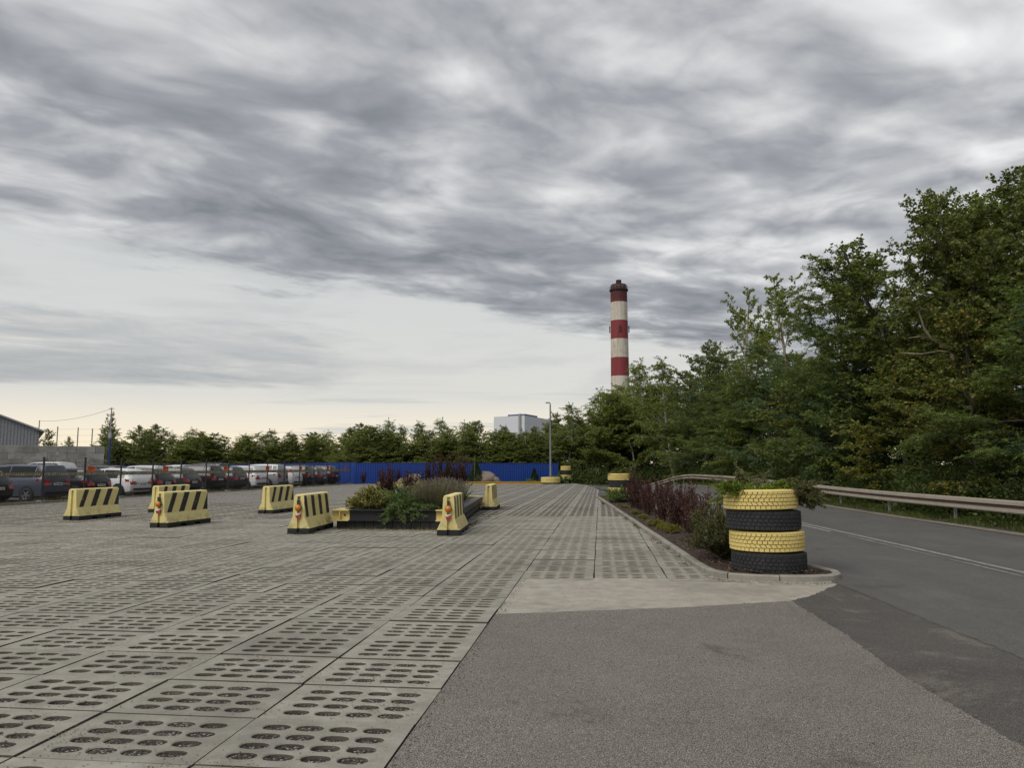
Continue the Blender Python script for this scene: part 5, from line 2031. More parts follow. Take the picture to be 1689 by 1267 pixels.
def make_tree(kind, seed, H=10.0, trunk=None, t0=None, side=None):
    k = TREE[kind]
    r_ = np.random.default_rng(seed)
    if trunk is None:
        trunk = path((0, 0, -.3), (r_.normal() * .06, r_.normal() * .06, 1), H, 12, r_, .035)
        trunk[:, 2] *= H / trunk[-1, 2]
    trunk = np.array(trunk, float)
    rad = np.linspace(.0135 * H, .0025 * H, len(trunk))
    stems = [trunk]
    thick = [(rad[0], rad[-1])]
    subs, twigs = [], []
    gold = 2.39996
    b = t0 if t0 is not None else k['base']
    ph = r_.uniform(0, 6.28)
    for i in range(k['limbs']):
        t_ = b + (1 - b) * ((i + r_.uniform(0, .8)) / k['limbs']) ** .95
        t_ = min(t_, .985)
        f = t_ * (len(trunk) - 1)
        j = min(int(f), len(trunk) - 2)
        p = trunk[j] + (trunk[j + 1] - trunk[j]) * (f - j)
        rel = (t_ - b) / (1 - b)
        prof = (min(1, .55 + rel * 2.2)) * (1 - rel ** 1.8) ** .75 + .08
        L_ = k['spread'] * H * prof * r_.uniform(.65, 1.15)
        az_ = ph + gold * i + r_.normal() * .35
        el = R(k['e0'] + (k['e1'] - k['e0']) * rel + r_.normal() * 9)
        d_ = (math.cos(az_) * math.cos(el), math.sin(az_) * math.cos(el), math.sin(el))
        lb = path(p, d_, L_, 6, r_, .13, k['droop'] * .6)
        stems.append(lb)
        r0 = max(.012, np.interp(t_, np.linspace(0, 1, len(rad)), rad) * .55)
        thick.append((r0, .006))
        ns = max(2, int(k['sub'] * L_ + r_.uniform(0, 1)))
        for q_ in range(ns + 1):
            u = .22 + .78 * (q_ + r_.uniform(0, .9)) / (ns + 1) if q_ < ns else .97
            f2 = min(u, .99) * 5
            j2 = int(f2)
            p2 = lb[j2] + (lb[j2 + 1] - lb[j2]) * (f2 - j2)
            tg = unit(lb[j2 + 1] - lb[j2])
            sd_ = unit(np.cross(tg, (0, 0, 1)) + 1e-6) * (1 if q_ % 2 else -1)
            d2 = tg * r_.uniform(.5, 1.1) + sd_ * r_.uniform(.4, 1.1) * (q_ < ns) + np.array([0, 0, r_.normal() * .28 + .12])
            L2 = (k['sublen'] * L_ * (1 - .55 * u) + .25) * r_.uniform(.7, 1.2)
            sb = path(p2, d2, L2, 4, r_, .16, k['droop'])
            subs.append(sb)
            nt_ = max(2, int(k['tw'] * L2 + r_.uniform(0, 1.2)))
            for w_ in range(nt_):
                u3 = .15 + .85 * (w_ + r_.uniform(0, 1)) / nt_
                f3 = min(u3, .99) * 3
                j3 = int(f3)
                p3 = sb[j3] + (sb[j3 + 1] - sb[j3]) * (f3 - j3)
                tg3 = unit(sb[j3 + 1] - sb[j3])
                sd3 = unit(np.cross(tg3, (0, 0, 1)) + 1e-6) * (1 if w_ % 2 else -1)
                d3 = tg3 * .8 + sd3 * r_.uniform(.2, 1.1) + r_.normal(size=3) * .28
                dr = k['droop']
                if 'hang' in k:
                    d3 = d3 * .6 + np.array([0, 0, -k['hang'] * r_.uniform(.2, 1)])
                twigs.append(path(p3, d3, k['twl'] * r_.uniform(.55, 1.3), 3, r_, .12, dr))
    if kind in ('robinia', 'blue'):
        # feathery compound leaves: rachis lying in flat sprays, leaflets on both sides
        P, T, U = along(twigs + subs, 8.5, r_, .05)
        n = len(P)
        sgn = np.where(r_.random(n) < .5, -1.0, 1.0)[:, None]
        sd_ = unit(np.cross(T, np.tile([0, 0, 1.0], (n, 1))) + 1e-6) * sgn
        ax = unit(T * .7 + sd_ * r_.uniform(.3, 1.1, (n, 1)) + r_.normal(size=(n, 3)) * .22 + np.array([0, 0, -.05]))
        m9 = 11
        tt = np.linspace(.12, 1, m9)
        RL_ = r_.uniform(.22, .38, (n, 1, 1))
        nrm_ = unit(np.array([0, 0, 1.0]) + r_.normal(size=(n, 3)) * .6)
        sd2 = unit(np.cross(ax, nrm_))
        base = P[:, None, :] + ax[:, None, :] * RL_ * tt[None, :, None] + np.array([0, 0, -1.0]) * (tt ** 2)[None, :, None] * RL_ * .22
        alt = np.where(np.arange(m9) % 2 == 0, 1.0, -1.0)[None, :, None]
        la = unit((sd2[:, None, :] * alt + ax[:, None, :] * .45).reshape(-1, 3))
        v = leaf_verts(base.reshape(-1, 3), la, k['lf'][0], k['lf'][1], r_, 1.0)
    else:
        P, T, U = along(twigs, k['per'], r_, .1)
        ax = unit(T * .5 + r_.normal(size=P.shape) * .75 + np.array([0, 0, -.25]))
        P = P + r_.normal(size=P.shape) * .035
        v = leaf_verts(P, ax, k['lf'][0], k['lf'][1], r_, .35)
    if side is not None:
        pass
    crown = np_mesh('crown', v, 4)
    crown.materials.append(M[k['col']])
    mb = MB()
    for st, (a, b_) in zip(stems, thick):
        mb.tube([tuple(p) for p in st], list(np.linspace(a, b_, len(st))), 7 if st is trunk else 5, cap=False)
    for sb in subs:
        mb.tube([tuple(p) for p in sb], [.009, .007, .005, .003], 3, cap=False)
    tm = mb.mesh('trunk', 'all')
    tm.materials.append(M[k['bark']])
    return tm, crown


VAR = {}
nleaf = {}
for kind, seeds in (('robinia', (1, 2, 3)), ('blue', (4, 5)), ('birch', (6, 7, 8)), ('poplar', (9, 10)), ('sparse', (11, 12)), ('broad', (13, 14)), ('maple', (15,))):
    VAR[kind] = [make_tree(kind, s) for s in seeds]
    nleaf[kind] = [len(c_.polygons) for _, c_ in VAR[kind]]
print('LEAVES', nleaf)
TREE_NAMES = {'robinia': ('robinia_tree', 'feathery green robinia'), 'blue': ('robinia_tree', 'bluish green bushy robinia'), 'birch': ('birch_tree', 'birch with hanging twigs'),
              'poplar': ('poplar_tree', 'poplar'), 'sparse': ('poplar_tree', 'thin poplar with open crown'), 'broad': ('broadleaf_tree', 'broadleaf tree'), 'maple': ('maple_tree', 'maple with yellowing leaves')}
tree_rng = random.Random(21)


def plant_tree(kind, x, y, z, H, label, group, wide=1.0, var=None, rz=None):
    v = VAR[kind][tree_rng.randrange(len(VAR[kind])) if var is None else var]
    root = empty(TREE_NAMES[kind][0], (x, y, z), tree_rng.uniform(0, 6.28) if rz is None else rz)
    s = H / 10.0
    root.scale = (s * wide, s * wide, s)
    link('trunk', v[0], root)
    link('crown', v[1], root)
    tag(root, label, 'tree', group)
    return root


ORD = ['first', 'second', 'third', 'fourth', 'fifth', 'sixth', 'seventh', 'eighth', 'ninth', 'tenth', 'eleventh', 'twelfth', 'thirteenth', 'fourteenth', 'fifteenth', 'sixteenth', 'seventeenth', 'eighteenth', 'nineteenth', 'twentieth', 'twenty-first', 'twenty-second', 'twenty-third', 'twenty-fourth', 'twenty-fifth', 'twenty-sixth', 'twenty-seventh', 'twenty-eighth', 'twenty-ninth', 'thirtieth']
ORD += ['thirty-' + o_ for o_ in ORD[:9]] + ['fortieth'] + ['forty-' + o_ for o_ in ORD[:9]]
# wood along the road: (right, ahead, height, kind, widening)
WOOD = [
    (17.2, 22.6, 10.2, 'broad', 1.12), (15.6, 24.8, 10.7, 'poplar', 1.40), (16.0, 29.5, 10.3, 'poplar', 1.51), (13.9, 30.5, 8.9, 'robinia', 1.12), (14.4, 34.5, 9.9, 'robinia', 1.12),
    (15.0, 43.0, 11.6, 'sparse', 1.05), (14.2, 45.2, 11.4, 'sparse', .85), (13.6, 40.0, 7.6, 'robinia', 1.23), (13.2, 48.0, 8.4, 'robinia', 1.23), (12.9, 54.0, 9.5, 'broad', 1.12),
    (13.1, 62.0, 9.6, 'birch', 1.23), (11.6, 64.0, 9.9, 'birch', 1.18), (10.6, 69.0, 9.1, 'birch', 1.34), (9.3, 70.0, 8.6, 'birch', 1.34), (7.4, 75.0, 8.6, 'birch', 1.40), (5.6, 80.0, 7.9, 'birch', 1.40),
    (13.9, 20.6, 6.5, 'robinia', 1.34), (13.6, 22.8, 5.6, 'maple', 1.23), (13.2, 26.2, 5.0, 'maple', 1.29), (13.1, 30.0, 5.6, 'blue', 1.18), (12.9, 35.5, 5.6, 'blue', 1.18),
    (12.9, 41.0, 5.8, 'robinia', 1.34), (12.2, 47.0, 6.2, 'blue', 1.34), (11.2, 56.0, 6.6, 'blue', 1.34), (9.3, 62.5, 6.0, 'birch', 1.46), (8.0, 68.0, 6.2, 'birch', 1.51), (6.6, 70.5, 5.6, 'birch', 1.57),
    (14.2, 17.6, 6.0, 'blue', 1.23), (18.5, 27.5, 12.1, 'broad', 1.23), (19.5, 34.0, 10.0, 'broad', 1.34), (18.0, 39.0, 9.0, 'robinia', 1.34), (17.5, 46.5, 8.6, 'poplar', 1.46),
    (16.5, 54.0, 9.4, 'robinia', 1.34), (15.5, 62.0, 9.0, 'birch', 1.57), (13.0, 72.0, 8.6, 'broad', 1.46), (10.0, 80.0, 8.4, 'broad', 1.46), (20.5, 22.0, 11.0, 'poplar', 1.57),
    (15.6, 20.0, 5.2, 'blue', 1.46), (15.5, 25.5, 5.4, 'broad', 1.57), (15.2, 33.0, 5.4, 'robinia', 1.57), (15.4, 38.0, 5.6, 'broad', 1.68), (14.6, 44.0, 5.8, 'broad', 1.68), (14.0, 50.0, 6.0, 'robinia', 1.68),
    (13.4, 57.0, 6.4, 'broad', 1.68), (12.4, 66.0, 6.6, 'broad', 1.68), (10.6, 73.0, 6.8, 'broad', 1.68), (8.6, 78.0, 7.0, 'robinia', 1.68), (23.0, 36.0, 9.5, 'broad', 1.90), (22.5, 45.0, 8.4, 'robinia', 1.90),
    (21.0, 56.0, 8.6, 'broad', 2.02), (18.5, 68.0, 9.0, 'robinia', 2.02), (14.0, 84.0, 9.0, 'broad', 2.02), (24.5, 28.0, 9.5, 'robinia', 1.79), (27, 24, 6.5, 'broad', 2.46), (27, 33, 6.5, 'broad', 2.46), (27, 42, 6.5, 'broad', 2.46), (26, 52, 6.5, 'broad', 2.46), (24, 63, 6.5, 'broad', 2.46),
    (12.6, 59.0, 7.6, 'robinia', 1.34), (4.4, 84.0, 6.4, 'poplar', 1.46), (21.0, 29.5, 12.0, 'robinia', 1.34),
]
def rail_X(Z_):
    y = Z_ * 1.02
    x = road_c(min(y, 66)) - HALF + RW + .62
    return x * CA + y * SA


_w = []
for i, (X_, Z_, H_, kd, wd) in enumerate(WOOD):
    if X_ / Z_ > .205:      # keep every crown behind the guardrail, at the same bearing
        k_ = 1.0
        for _ in range(40):
            if X_ * k_ < rail_X(Z_ * k_) + .62 * TREE[kd]['spread'] * H_ * k_ * wd + .5:
                k_ += .02
    else:                   # beyond the bend of the road
        k_ = max(1, (88 + (i % 5) * 3) / Z_)
    _w.append((X_ * k_, Z_ * k_, H_ * k_, kd, wd))
WOOD = _w
cnt = {}
order = sorted(range(len(WOOD)), key=lambda i: -WOOD[i][0] / WOOD[i][1])      # from the right edge of the picture inwards
lab = {}
for i in order:
    kd = WOOD[i][3]
    c_ = cnt.get(kd, 0)
    cnt[kd] = c_ + 1
    nm = TREE_NAMES[kd][1]
    lab[i] = '%s %s in the wood behind the guardrail, counted from the right' % (ORD[c_], nm)
for i, (X_, Z_, H_, kd, wd) in enumerate(WOOD):
    x, y = W(X_, Z_)
    plant_tree(kd, x, y, .1 if Z_ < 58 else -.35, H_, lab[i], 'trees of the wood along the road', wd)

# the pale forked tree leaning out of the wood
r_ = np.random.default_rng(77)
fx0, fy0 = W(15.3, 24.0)
vX = Vector((CA, SA, 0))
def cpt(dx_, z):
    return np.array([vX.x * dx_, vX.y * dx_, z])
main = np.array([cpt(.75, -.2), cpt(.62, 1.6), cpt(.5, 2.6), cpt(.22, 3.7), cpt(-.2, 4.7), cpt(-.28, 5.5), cpt(-.05, 6.3), cpt(-.25, 7.6), cpt(-.5, 9.0), cpt(-.4, 10.2)])
tm, cm = make_tree('poplar', 78, 10.2, main, .58)
mbx = MB()
mbx.tube([tuple(p) for p in (cpt(-.22, 5.35), cpt(-.55, 5.55), cpt(-.95, 5.75), cpt(-1.15, 6.1), cpt(-1.3, 6.7))], [.075, .065, .05, .035, .02], 7)
mbx.tube([tuple(p) for p in (cpt(-.2, 5.25), cpt(-.7, 5.3), cpt(-1.3, 5.2), cpt(-2.0, 5.25))], [.05, .04, .03, .015], 6)
mbx.tube([tuple(p) for p in (cpt(-.95, 5.75), cpt(-1.3, 5.8), cpt(-1.7, 5.75))], [.03, .02, .01], 5)
root = empty('poplar_tree', (fx0 - vX.x * 1.6, fy0 - vX.y * 1.6, .1))
root.location = (*W(15.0, 25.5), .1)
root.scale = (1.0, 1.0, 1.0)
tm.materials.clear()
tm.materials.append(M['bark_pale'])
link('trunk', tm, root)
mbx.build('limb', M['bark_pale'], root, 'all')
link('crown', cm, root)
tag(root, 'poplar with bare pale forked trunk showing in the wood', 'tree', 'trees of the wood along the road')
# leaning white birch stem in front of the birches
x, y = W(13.9, 86.0)
root = empty('birch_tree', (x, y, -.35))
root.scale = (1.4, 1.4, 1.4)
st = path((0, 0, 0), (.25, 0, 1), 7.0, 9, np.random.default_rng(5), .05)
st = np.array([[-.0, 0, -.2], [-.12, 0, 1.2], [-.35, 0, 2.6], [-.75, 0, 4.0], [-1.3, 0, 5.2], [-1.8, 0, 6.0], [-2.2, 0, 6.9]])
tm, cm = make_tree('birch', 79, 6.5, st, .5)
link('trunk', tm, root)
link('crown', cm, root)
tag(root, 'slender white birch leaning over at the end of the guardrail', 'tree', 'trees of the wood along the road')

# ---- trees beyond the blue fence and the yard: (picture column angle as X/Z, distance, height, kind, widening)
FAR = []
def far_tree(px_, ytop, Z_, kd, wd=1.0):
    X_ = (px_ - 844.5) / 1268 * Z_ * 1.008
    hz = 1.55 + (770 - ytop) / 1268 * Z_ * 1.008 + .35
    FAR.append((X_, Z_, hz, kd, wd))
for px_, yt, kd in ((566, 712, 'broad'), (590, 708, 'poplar'), (612, 707, 'broad'), (632, 697, 'birch'), (650, 712, 'poplar'), (664, 708, 'birch'), (684, 702, 'birch'), (702, 712, 'poplar'), (722, 714, 'broad'),
                     (742, 696, 'birch'), (758, 700, 'birch'), (776, 703, 'poplar'), (800, 701, 'broad'), (822, 706, 'birch'), (838, 722, 'poplar'), (856, 720, 'broad'), (876, 712, 'broad'), (896, 704, 'poplar'), (914, 688, 'poplar'), (926, 690, 'birch')):
    far_tree(px_, yt, 92 + (px_ * 7 % 13), kd, 1.35)
for px_, yt, kd in ((205, 712, 'broad'), (226, 708, 'broad'), (246, 706, 'broad'), (264, 716, 'poplar'), (292, 716, 'birch'), (309, 711, 'birch'), (330, 722, 'poplar'), (350, 722, 'broad'), (372, 724, 'poplar'),
                     (404, 720, 'birch'), (416, 728, 'poplar'), (437, 713, 'birch'), (462, 727, 'poplar'), (488, 716, 'birch'), (512, 722, 'poplar'), (534, 720, 'broad'), (548, 716, 'birch')):
    far_tree(px_, yt, 122 + (px_ * 5 % 17), kd, 1.5)
for px_, yt, kd, wd in ((182, 690, 'sparse', .5), (192, 687, 'poplar', .42), (66, 712, 'poplar', .9), (90, 715, 'broad', .8), (121, 726, 'broad', .8)):
    far_tree(px_, yt, 104, kd, wd)
for k_ in range(62):     # lower trees that close the gaps
    px_ = 178 + k_ * 12.4 + tree_rng.uniform(-6, 6)
    far_tree(px_, (724 if px_ > 570 else 731) + tree_rng.uniform(-14, 8), 88 if px_ > 570 else 116, tree_rng.choice(('broad', 'birch', 'poplar', 'birch', 'poplar')), 2.0)
cnt = {}
order = sorted(range(len(FAR)), key=lambda i: FAR[i][0] / FAR[i][1])
for i in order:
    X_, Z_, H_, kd, wd = FAR[i]
    big_ = H_ > 5.2
    key = (kd, big_)
    c_ = cnt.get(key, 0)
    cnt[key] = c_ + 1
    nm = TREE_NAMES[kd][1]
    lb = '%s %s%s beyond the blue fence, counted from the left' % (ORD[c_], '' if big_ else 'low ', nm)
    x, y = W(X_, Z_)
    plant_tree(kd, x, y, -.35, H_, lb, 'trees beyond the blue fence', wd)

# ------------------------------------------------------------------ undergrowth, grass and weeds
r_ = np.random.default_rng(31)
P, A_, S_ = [], [], []
for k_ in range(300):
    y = r_.uniform(8, 64)
    u = 7.4 + abs(r_.normal()) * 1.5 + r_.uniform(0, .8)
    h = r_.uniform(.5, 1.9) * (1.0 if u < 8.6 else 1.6)
    rad = r_.uniform(.5, 1.0)
    x = road_c(y) - HALF + u
    z0 = verge_z(u, y)
    n = int(330 * rad * h) + 60
    a = r_.uniform(0, 6.28, n)
    rr_ = rad * np.sqrt(r_.uniform(.1, 1, n))
    zz_ = h * r_.uniform(0, 1, n) * np.sqrt(np.maximum(.05, 1 - (rr_ / rad) ** 2 * .8))
    P.append(np.stack([x + rr_ * np.cos(a), y + rr_ * np.sin(a), z0 + zz_], 1))
    A_.append(unit(np.stack([np.cos(a) * .8, np.sin(a) * .8, r_.uniform(-.4, .7, n)], 1) + r_.normal(size=(n, 3)) * .4))
    S_.append(np.full(n, r_.uniform(.06, .12)))
for k_ in range(90):         # foot of the wood beyond the bend
    x, y = W(r_.uniform(3, 21), r_.uniform(82, 94))
    rad, h = r_.uniform(.8, 1.6), r_.uniform(1.2, 3.0)
    n = 260
    a = r_.uniform(0, 6.28, n)
    rr_ = rad * np.sqrt(r_.uniform(.1, 1, n))
    zz_ = h * r_.uniform(0, 1, n) * np.sqrt(np.maximum(.05, 1 - (rr_ / rad) ** 2 * .8))
    P.append(np.stack([x + rr_ * np.cos(a), y + rr_ * np.sin(a), -.35 + zz_], 1))
    A_.append(unit(r_.normal(size=(n, 3))))
    S_.append(np.full(n, r_.uniform(.16, .26)))
P, A_, S_ = np.concatenate(P), np.concatenate(A_), np.concatenate(S_)
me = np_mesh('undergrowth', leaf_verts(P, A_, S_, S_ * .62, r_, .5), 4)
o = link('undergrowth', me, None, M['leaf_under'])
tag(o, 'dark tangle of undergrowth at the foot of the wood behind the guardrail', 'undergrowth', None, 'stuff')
print('UNDER', len(P))


def blades(name, x, y, z, h, wd, mat, rng_, lean=.35, parent=None):
    n = len(x)
    a = rng_.uniform(0, 6.28, n)
    p = np.stack([x, y, z], 1)
    s = np.stack([np.cos(a), np.sin(a), np.zeros(n)], 1) * (wd * rng_.uniform(.6, 1.3, n))[:, None]
    l_ = rng_.normal(size=(n, 2)) * lean
    hh = h * rng_.uniform(.5, 1.2, n)
    tip = p + np.stack([l_[:, 0] * hh, l_[:, 1] * hh, hh], 1)
    v = np.stack([p - s, p + s, tip], 1).reshape(-1, 3)
    return link(name, np_mesh(name, v, 3), parent, mat)


n = 60000
y = 7 + 55 * r_.random(n) ** 1.2
u = RW + .34 + 1.4 * r_.random(n) ** .8
x = np.interp(y, RC_Y, RC_X) - HALF + u
dens = np.sin(x * 3.1 + y * 1.7) + np.sin(y * 2.3 - x) + r_.normal(size=n) * .8
keep = dens > -.7
x, y, u = x[keep], y[keep], u[keep]
z = np.array([verge_z(a, b) for a, b in zip(u, y)]) - .01
hh = np.where(u < RW + .5, .05, .09) * (1 + .6 * np.sin(y * 1.1) ** 2)
tag(blades('grass', x, y, z, hh, .010, M['grass'], r_), 'short green grass along the guardrail', 'grass', None, 'stuff')
# weeds along the kerb, round the planter and along the fence edging
xs, ys_, hs = [], [], []
def tufts(line, n, hgt, spread=.05, per=22):
    for k_ in range(n):
        s = r_.random()
        (x0, y0), (x1, y1) = line
        m9 = int(per * r_.uniform(.4, 1.6))
        cx_, cy_ = x0 + (x1 - x0) * s, y0 + (y1 - y0) * s
        xs.extend(cx_ + r_.normal(size=m9) * spread)
        ys_.extend(cy_ + r_.normal(size=m9) * spread * 1.6)
        hs.extend(np.full(m9, hgt * r_.uniform(.5, 1.3)))
tufts(((1.40, 12.4), (.75, 24)), 34, .07, .05)
tufts(((.75, 24), (-.25, 40)), 14, .06, .05)
tufts(((PLX0, PLY0 - .2), (PLX1, PLY0 - .1)), 60, .06, .07)
tufts(((PLX1 + .2, PLY0), (PLX1 + .1, PLY1)), 30, .06, .06)
tufts(((FP0[0] + .1, FP0[1]), (FP1[0] + .1, FP1[1])), 60, .12, .12, 30)
tufts(((FP0[0] - .7, FP0[1]), (FP1[0] - .7, FP1[1])), 130, .26, .25, 40)
tufts(((-6.9, 17.2), (-6.6, 17.6)), 5, .05, .1)
tufts(((-8, 22), (-3, 17)), 10, .05, .2)
tag(blades('weeds', np.array(xs), np.array(ys_), np.zeros(len(xs)) - .005, np.array(hs), .006, M['dry_weed'], r_, .6), 'small dry weeds sprouting at kerb, planter and fence edges', 'weeds', None, 'stuff')

# mulch chips lying proud of the bed
n = 5200
yy = 11.2 + 22 * r_.random(n) ** 1.7
fr = r_.random(n)
xl = np.where(yy > 11.9, np.interp(yy, [11.78, 40.2], [1.53, -.17]) + .1, 1.75)
xr_ = np.minimum(np.interp(yy, RC_Y, RC_X) - HALF - .12, 3.15)
xx = xl + (xr_ - xl) * fr
ax = unit(np.stack([r_.normal(size=n), r_.normal(size=n), r_.normal(size=n) * .25], 1))
M['chip'] = leaf_mat('bark chips', [(0, (0.040, 0.024, 0.017)), (.5, (0.100, 0.062, 0.043)), (.9, (0.160, 0.100, 0.070)), (1, (0.300, 0.220, 0.160))], 0)
v = leaf_verts(np.stack([xx, yy, np.full(n, .10) + r_.random(n) * .012], 1), ax, .05, .018, r_, 1.5, .5)
tag(link('bark_chips', np_mesh('bark_chips', v, 4), None, M['chip']), 'brown bark chips scattered over the flower bed', 'bark chips', None, 'stuff')

# ------------------------------------------------------------------ shrubs and bedding plants
def shrub(name, loc, label, cat, group, parts, rz=0, scale=1):
    root = empty(name, loc, rz)
    root.scale = (scale, scale, scale)
    for nm, me_ in parts:
        link(nm, me_, root)
    tag(root, label, cat, group)
    return root


def with_mat(me_, m__):
    me_.materials.append(m__)
    return me_


def barberry_parts(seed, h=1.05, n=15, splay=.15, per=115):
    q = np.random.default_rng(seed)
    st = []
    for i in range(n):
        a = q.uniform(0, 6.28)
        tilt = abs(q.normal()) * splay
        d_ = (math.cos(a) * tilt, math.sin(a) * tilt, 1)
        b0 = .13 * q.random()
        s = path((math.cos(a) * b0, math.sin(a) * b0, -.02), d_, h * q.uniform(.5, 1.12) * (1 - tilt * .3), 6, q, .06, -.12)
        st.append(s)
        for k_ in range(3):
            j = q.integers(1, 4)
            st.append(path(s[j], (q.normal() * .35, q.normal() * .35, 1), h * q.uniform(.15, .4), 4, q, .06))
    P, T, U = along(st, per, q, .06)
    ax = unit(T * .5 + q.normal(size=P.shape) * .8)
    v = leaf_verts(P, ax, .042, .026, q, .2)
    return [('stems', with_mat(stems_mesh('stems', st, .006, .002, 3), M['bark'])), ('foliage', with_mat(np_mesh('foliage', v, 4), M['leaf_barberry']))]


def juniper_parts(seed, rad=.9, h=.45, n=42, mat='leaf_juniper', droop=.9, elev=(5, 55), per=170, nl=(.05, .013), arc=(0, 6.283)):
    q = np.random.default_rng(seed)
    st, tw = [], []
    for i in range(n):
        a = q.uniform(*arc)
        el = R(q.uniform(*elev))
        L_ = rad * q.uniform(.55, 1.1) * (1.0 if el < .7 else .75)
        s = path((0, 0, .02), (math.cos(a) * math.cos(el), math.sin(a) * math.cos(el), math.sin(el)), L_, 7, q, .08, droop)
        st.append(s)
        for k_ in range(int(10 * L_) + 3):
            j = q.integers(1, 6)
            tg = unit(s[j + 1] - s[j] if j < 6 else s[j] - s[j - 1])
            sd_ = np.cross(tg, (0, 0, 1)) * (1 if k_ % 2 else -1)
            tw.append(path(s[j] + (s[min(j + 1, 6)] - s[j]) * q.random(), tg + sd_ * q.uniform(.3, .9) + q.normal(size=3) * .2, L_ * q.uniform(.16, .34), 4, q, .1, droop * .5))
    P, T, U = along(st + tw, per, q, .1)
    ax = unit(T * .9 + q.normal(size=P.shape) * .55)
    v = leaf_verts(P, ax, nl[0], nl[1], q, .2)
    sc = h / max(.01, np.percentile(P[:, 2], 98))
    return [('stems', with_mat(stems_mesh('stems', st, .008, .002, 3), M['bark'])), ('foliage', with_mat(np_mesh('foliage', v, 4), M[mat]))]


def dome_parts(seed, rad, h, mat, leaf=(.04, .026), n=70, per=120):
    q = np.random.default_rng(seed)
    st = []
    for i in range(n):
        a = q.uniform(0, 6.28)
        tl = q.uniform(0, 1) ** .6
        d_ = (math.cos(a) * rad * tl, math.sin(a) * rad * tl, h * (1.15 - .75 * tl * tl))
        s = path((math.cos(a) * .1 * rad, math.sin(a) * .1 * rad, 0), d_, math.hypot(rad * tl, h * (1.1 - .7 * tl)) * q.uniform(.75, 1.05), 6, q, .08)
        st.append(s)
        for k_ in range(4):
            j = q.integers(2, 5)
            st.append(path(s[j], unit(s[j + 1] - s[j]) + q.normal(size=3) * .5, rad * q.uniform(.15, .35), 4, q, .1))
    P, T, U = along(st, per, q, .25)
    ax = unit(T * .5 + q.normal(size=P.shape) * .8)
    v = leaf_verts(P, ax, leaf[0], leaf[1], q, .6)
    return [('stems', with_mat(stems_mesh('stems', st, .006, .002, 3), M['bark'])), ('foliage', with_mat(np_mesh('foliage', v, 4), M[mat]))]


def lavender_parts(seed, rad=.7, h=.72, n=420):
    q = np.random.default_rng(seed)
    a = q.uniform(0, 6.28, n)
    tl = np.sqrt(q.random(n)) * .75
    base = np.stack([np.cos(a) * rad * tl * .5, np.sin(a) * rad * tl * .5, np.zeros(n)], 1)
    d_ = unit(np.stack([np.cos(a) * tl * .75, np.sin(a) * tl * .75, np.ones(n)], 1) + q.normal(size=(n, 3)) * .08)
    L_ = h * q.uniform(.65, 1.1, n)
    tip = base + d_ * L_[:, None]
    s = np.stack([-np.sin(a), np.cos(a), np.zeros(n)], 1) * .0045
    stalk = np.stack([base - s, base + s, tip + s, tip - s], 1).reshape(-1, 3)
    P, T, U = along([np.stack([b_, b_ + (t_ - b_) * .5, b_ + (t_ - b_) * .62]) for b_, t_ in zip(base, tip)], 60, q)
    lv_ = leaf_verts(P, unit(T + q.normal(size=P.shape) * .55), .05, .008, q, .2)
    nh = 5
    hp = np.repeat(tip, nh, 0) - np.repeat(d_, nh, 0) * (q.random((n * nh, 1)) * .07)
    hv = leaf_verts(hp, unit(np.repeat(d_, nh, 0) + q.normal(size=(n * nh, 3)) * .5), .024, .013, q, .2)
    return [('foliage', with_mat(np_mesh('foliage', np.concatenate([stalk, lv_]), 4), M['leaf_lavender'])), ('flower_heads', with_mat(np_mesh('flower_heads', hv, 4), M['flower_lavender']))]


def yucca_parts(seed, n=46, L_=.55):
    q = np.random.default_rng(seed)
    mb = MB()
    for i in range(n):
        a = q.uniform(0, 6.28)
        el = R(q.uniform(15, 85))
        d_ = np.array([math.cos(a) * math.cos(el), math.sin(a) * math.cos(el), math.sin(el)])
        p = path((0, 0, .03), d_, L_ * q.uniform(.7, 1.1), 5, q, .03, .5)
        s = np.array([-math.sin(a), math.cos(a), 0])
        vs = []
        for j, wd in enumerate((.014, .022, .02, .012, .001)):
            vs += [tuple(p[j] - s * wd), tuple(p[j] + s * wd)]
        mb.add(vs, [(2 * j, 2 * j + 1, 2 * j + 3, 2 * j + 2) for j in range(4)])
    return [('leaves', with_mat(mb.mesh('leaves'), M['leaf_yucca']))]


def thuja_parts(seed, h=1.7, rad=.42, n=9000):
    q = np.random.default_rng(seed)
    t_ = q.random(n) ** .8
    a = q.uniform(0, 6.28, n)
    lump = 1 + .16 * np.sin(a * 5 + t_ * 9) + q.normal(size=n) * .08
    r_2 = rad * (1 - t_) ** .8 * lump * np.sqrt(q.uniform(.55, 1, n)) + .01
    P = np.stack([np.cos(a) * r_2, np.sin(a) * r_2, .05 + t_ * h], 1)
    ax = unit(np.stack([np.cos(a) * .5, np.sin(a) * .5, np.ones(n)], 1) + q.normal(size=(n, 3)) * .3)
    v = leaf_verts(P, ax, .085, .03, q, .1)
    tr = MB().tube([(0, 0, -.05), (0, 0, h * .9)], [.03, .008], 5).mesh('trunk')
    return [('trunk', with_mat(tr, M['bark'])), ('foliage', with_mat(np_mesh('foliage', v, 4), M['leaf_thuja']))]


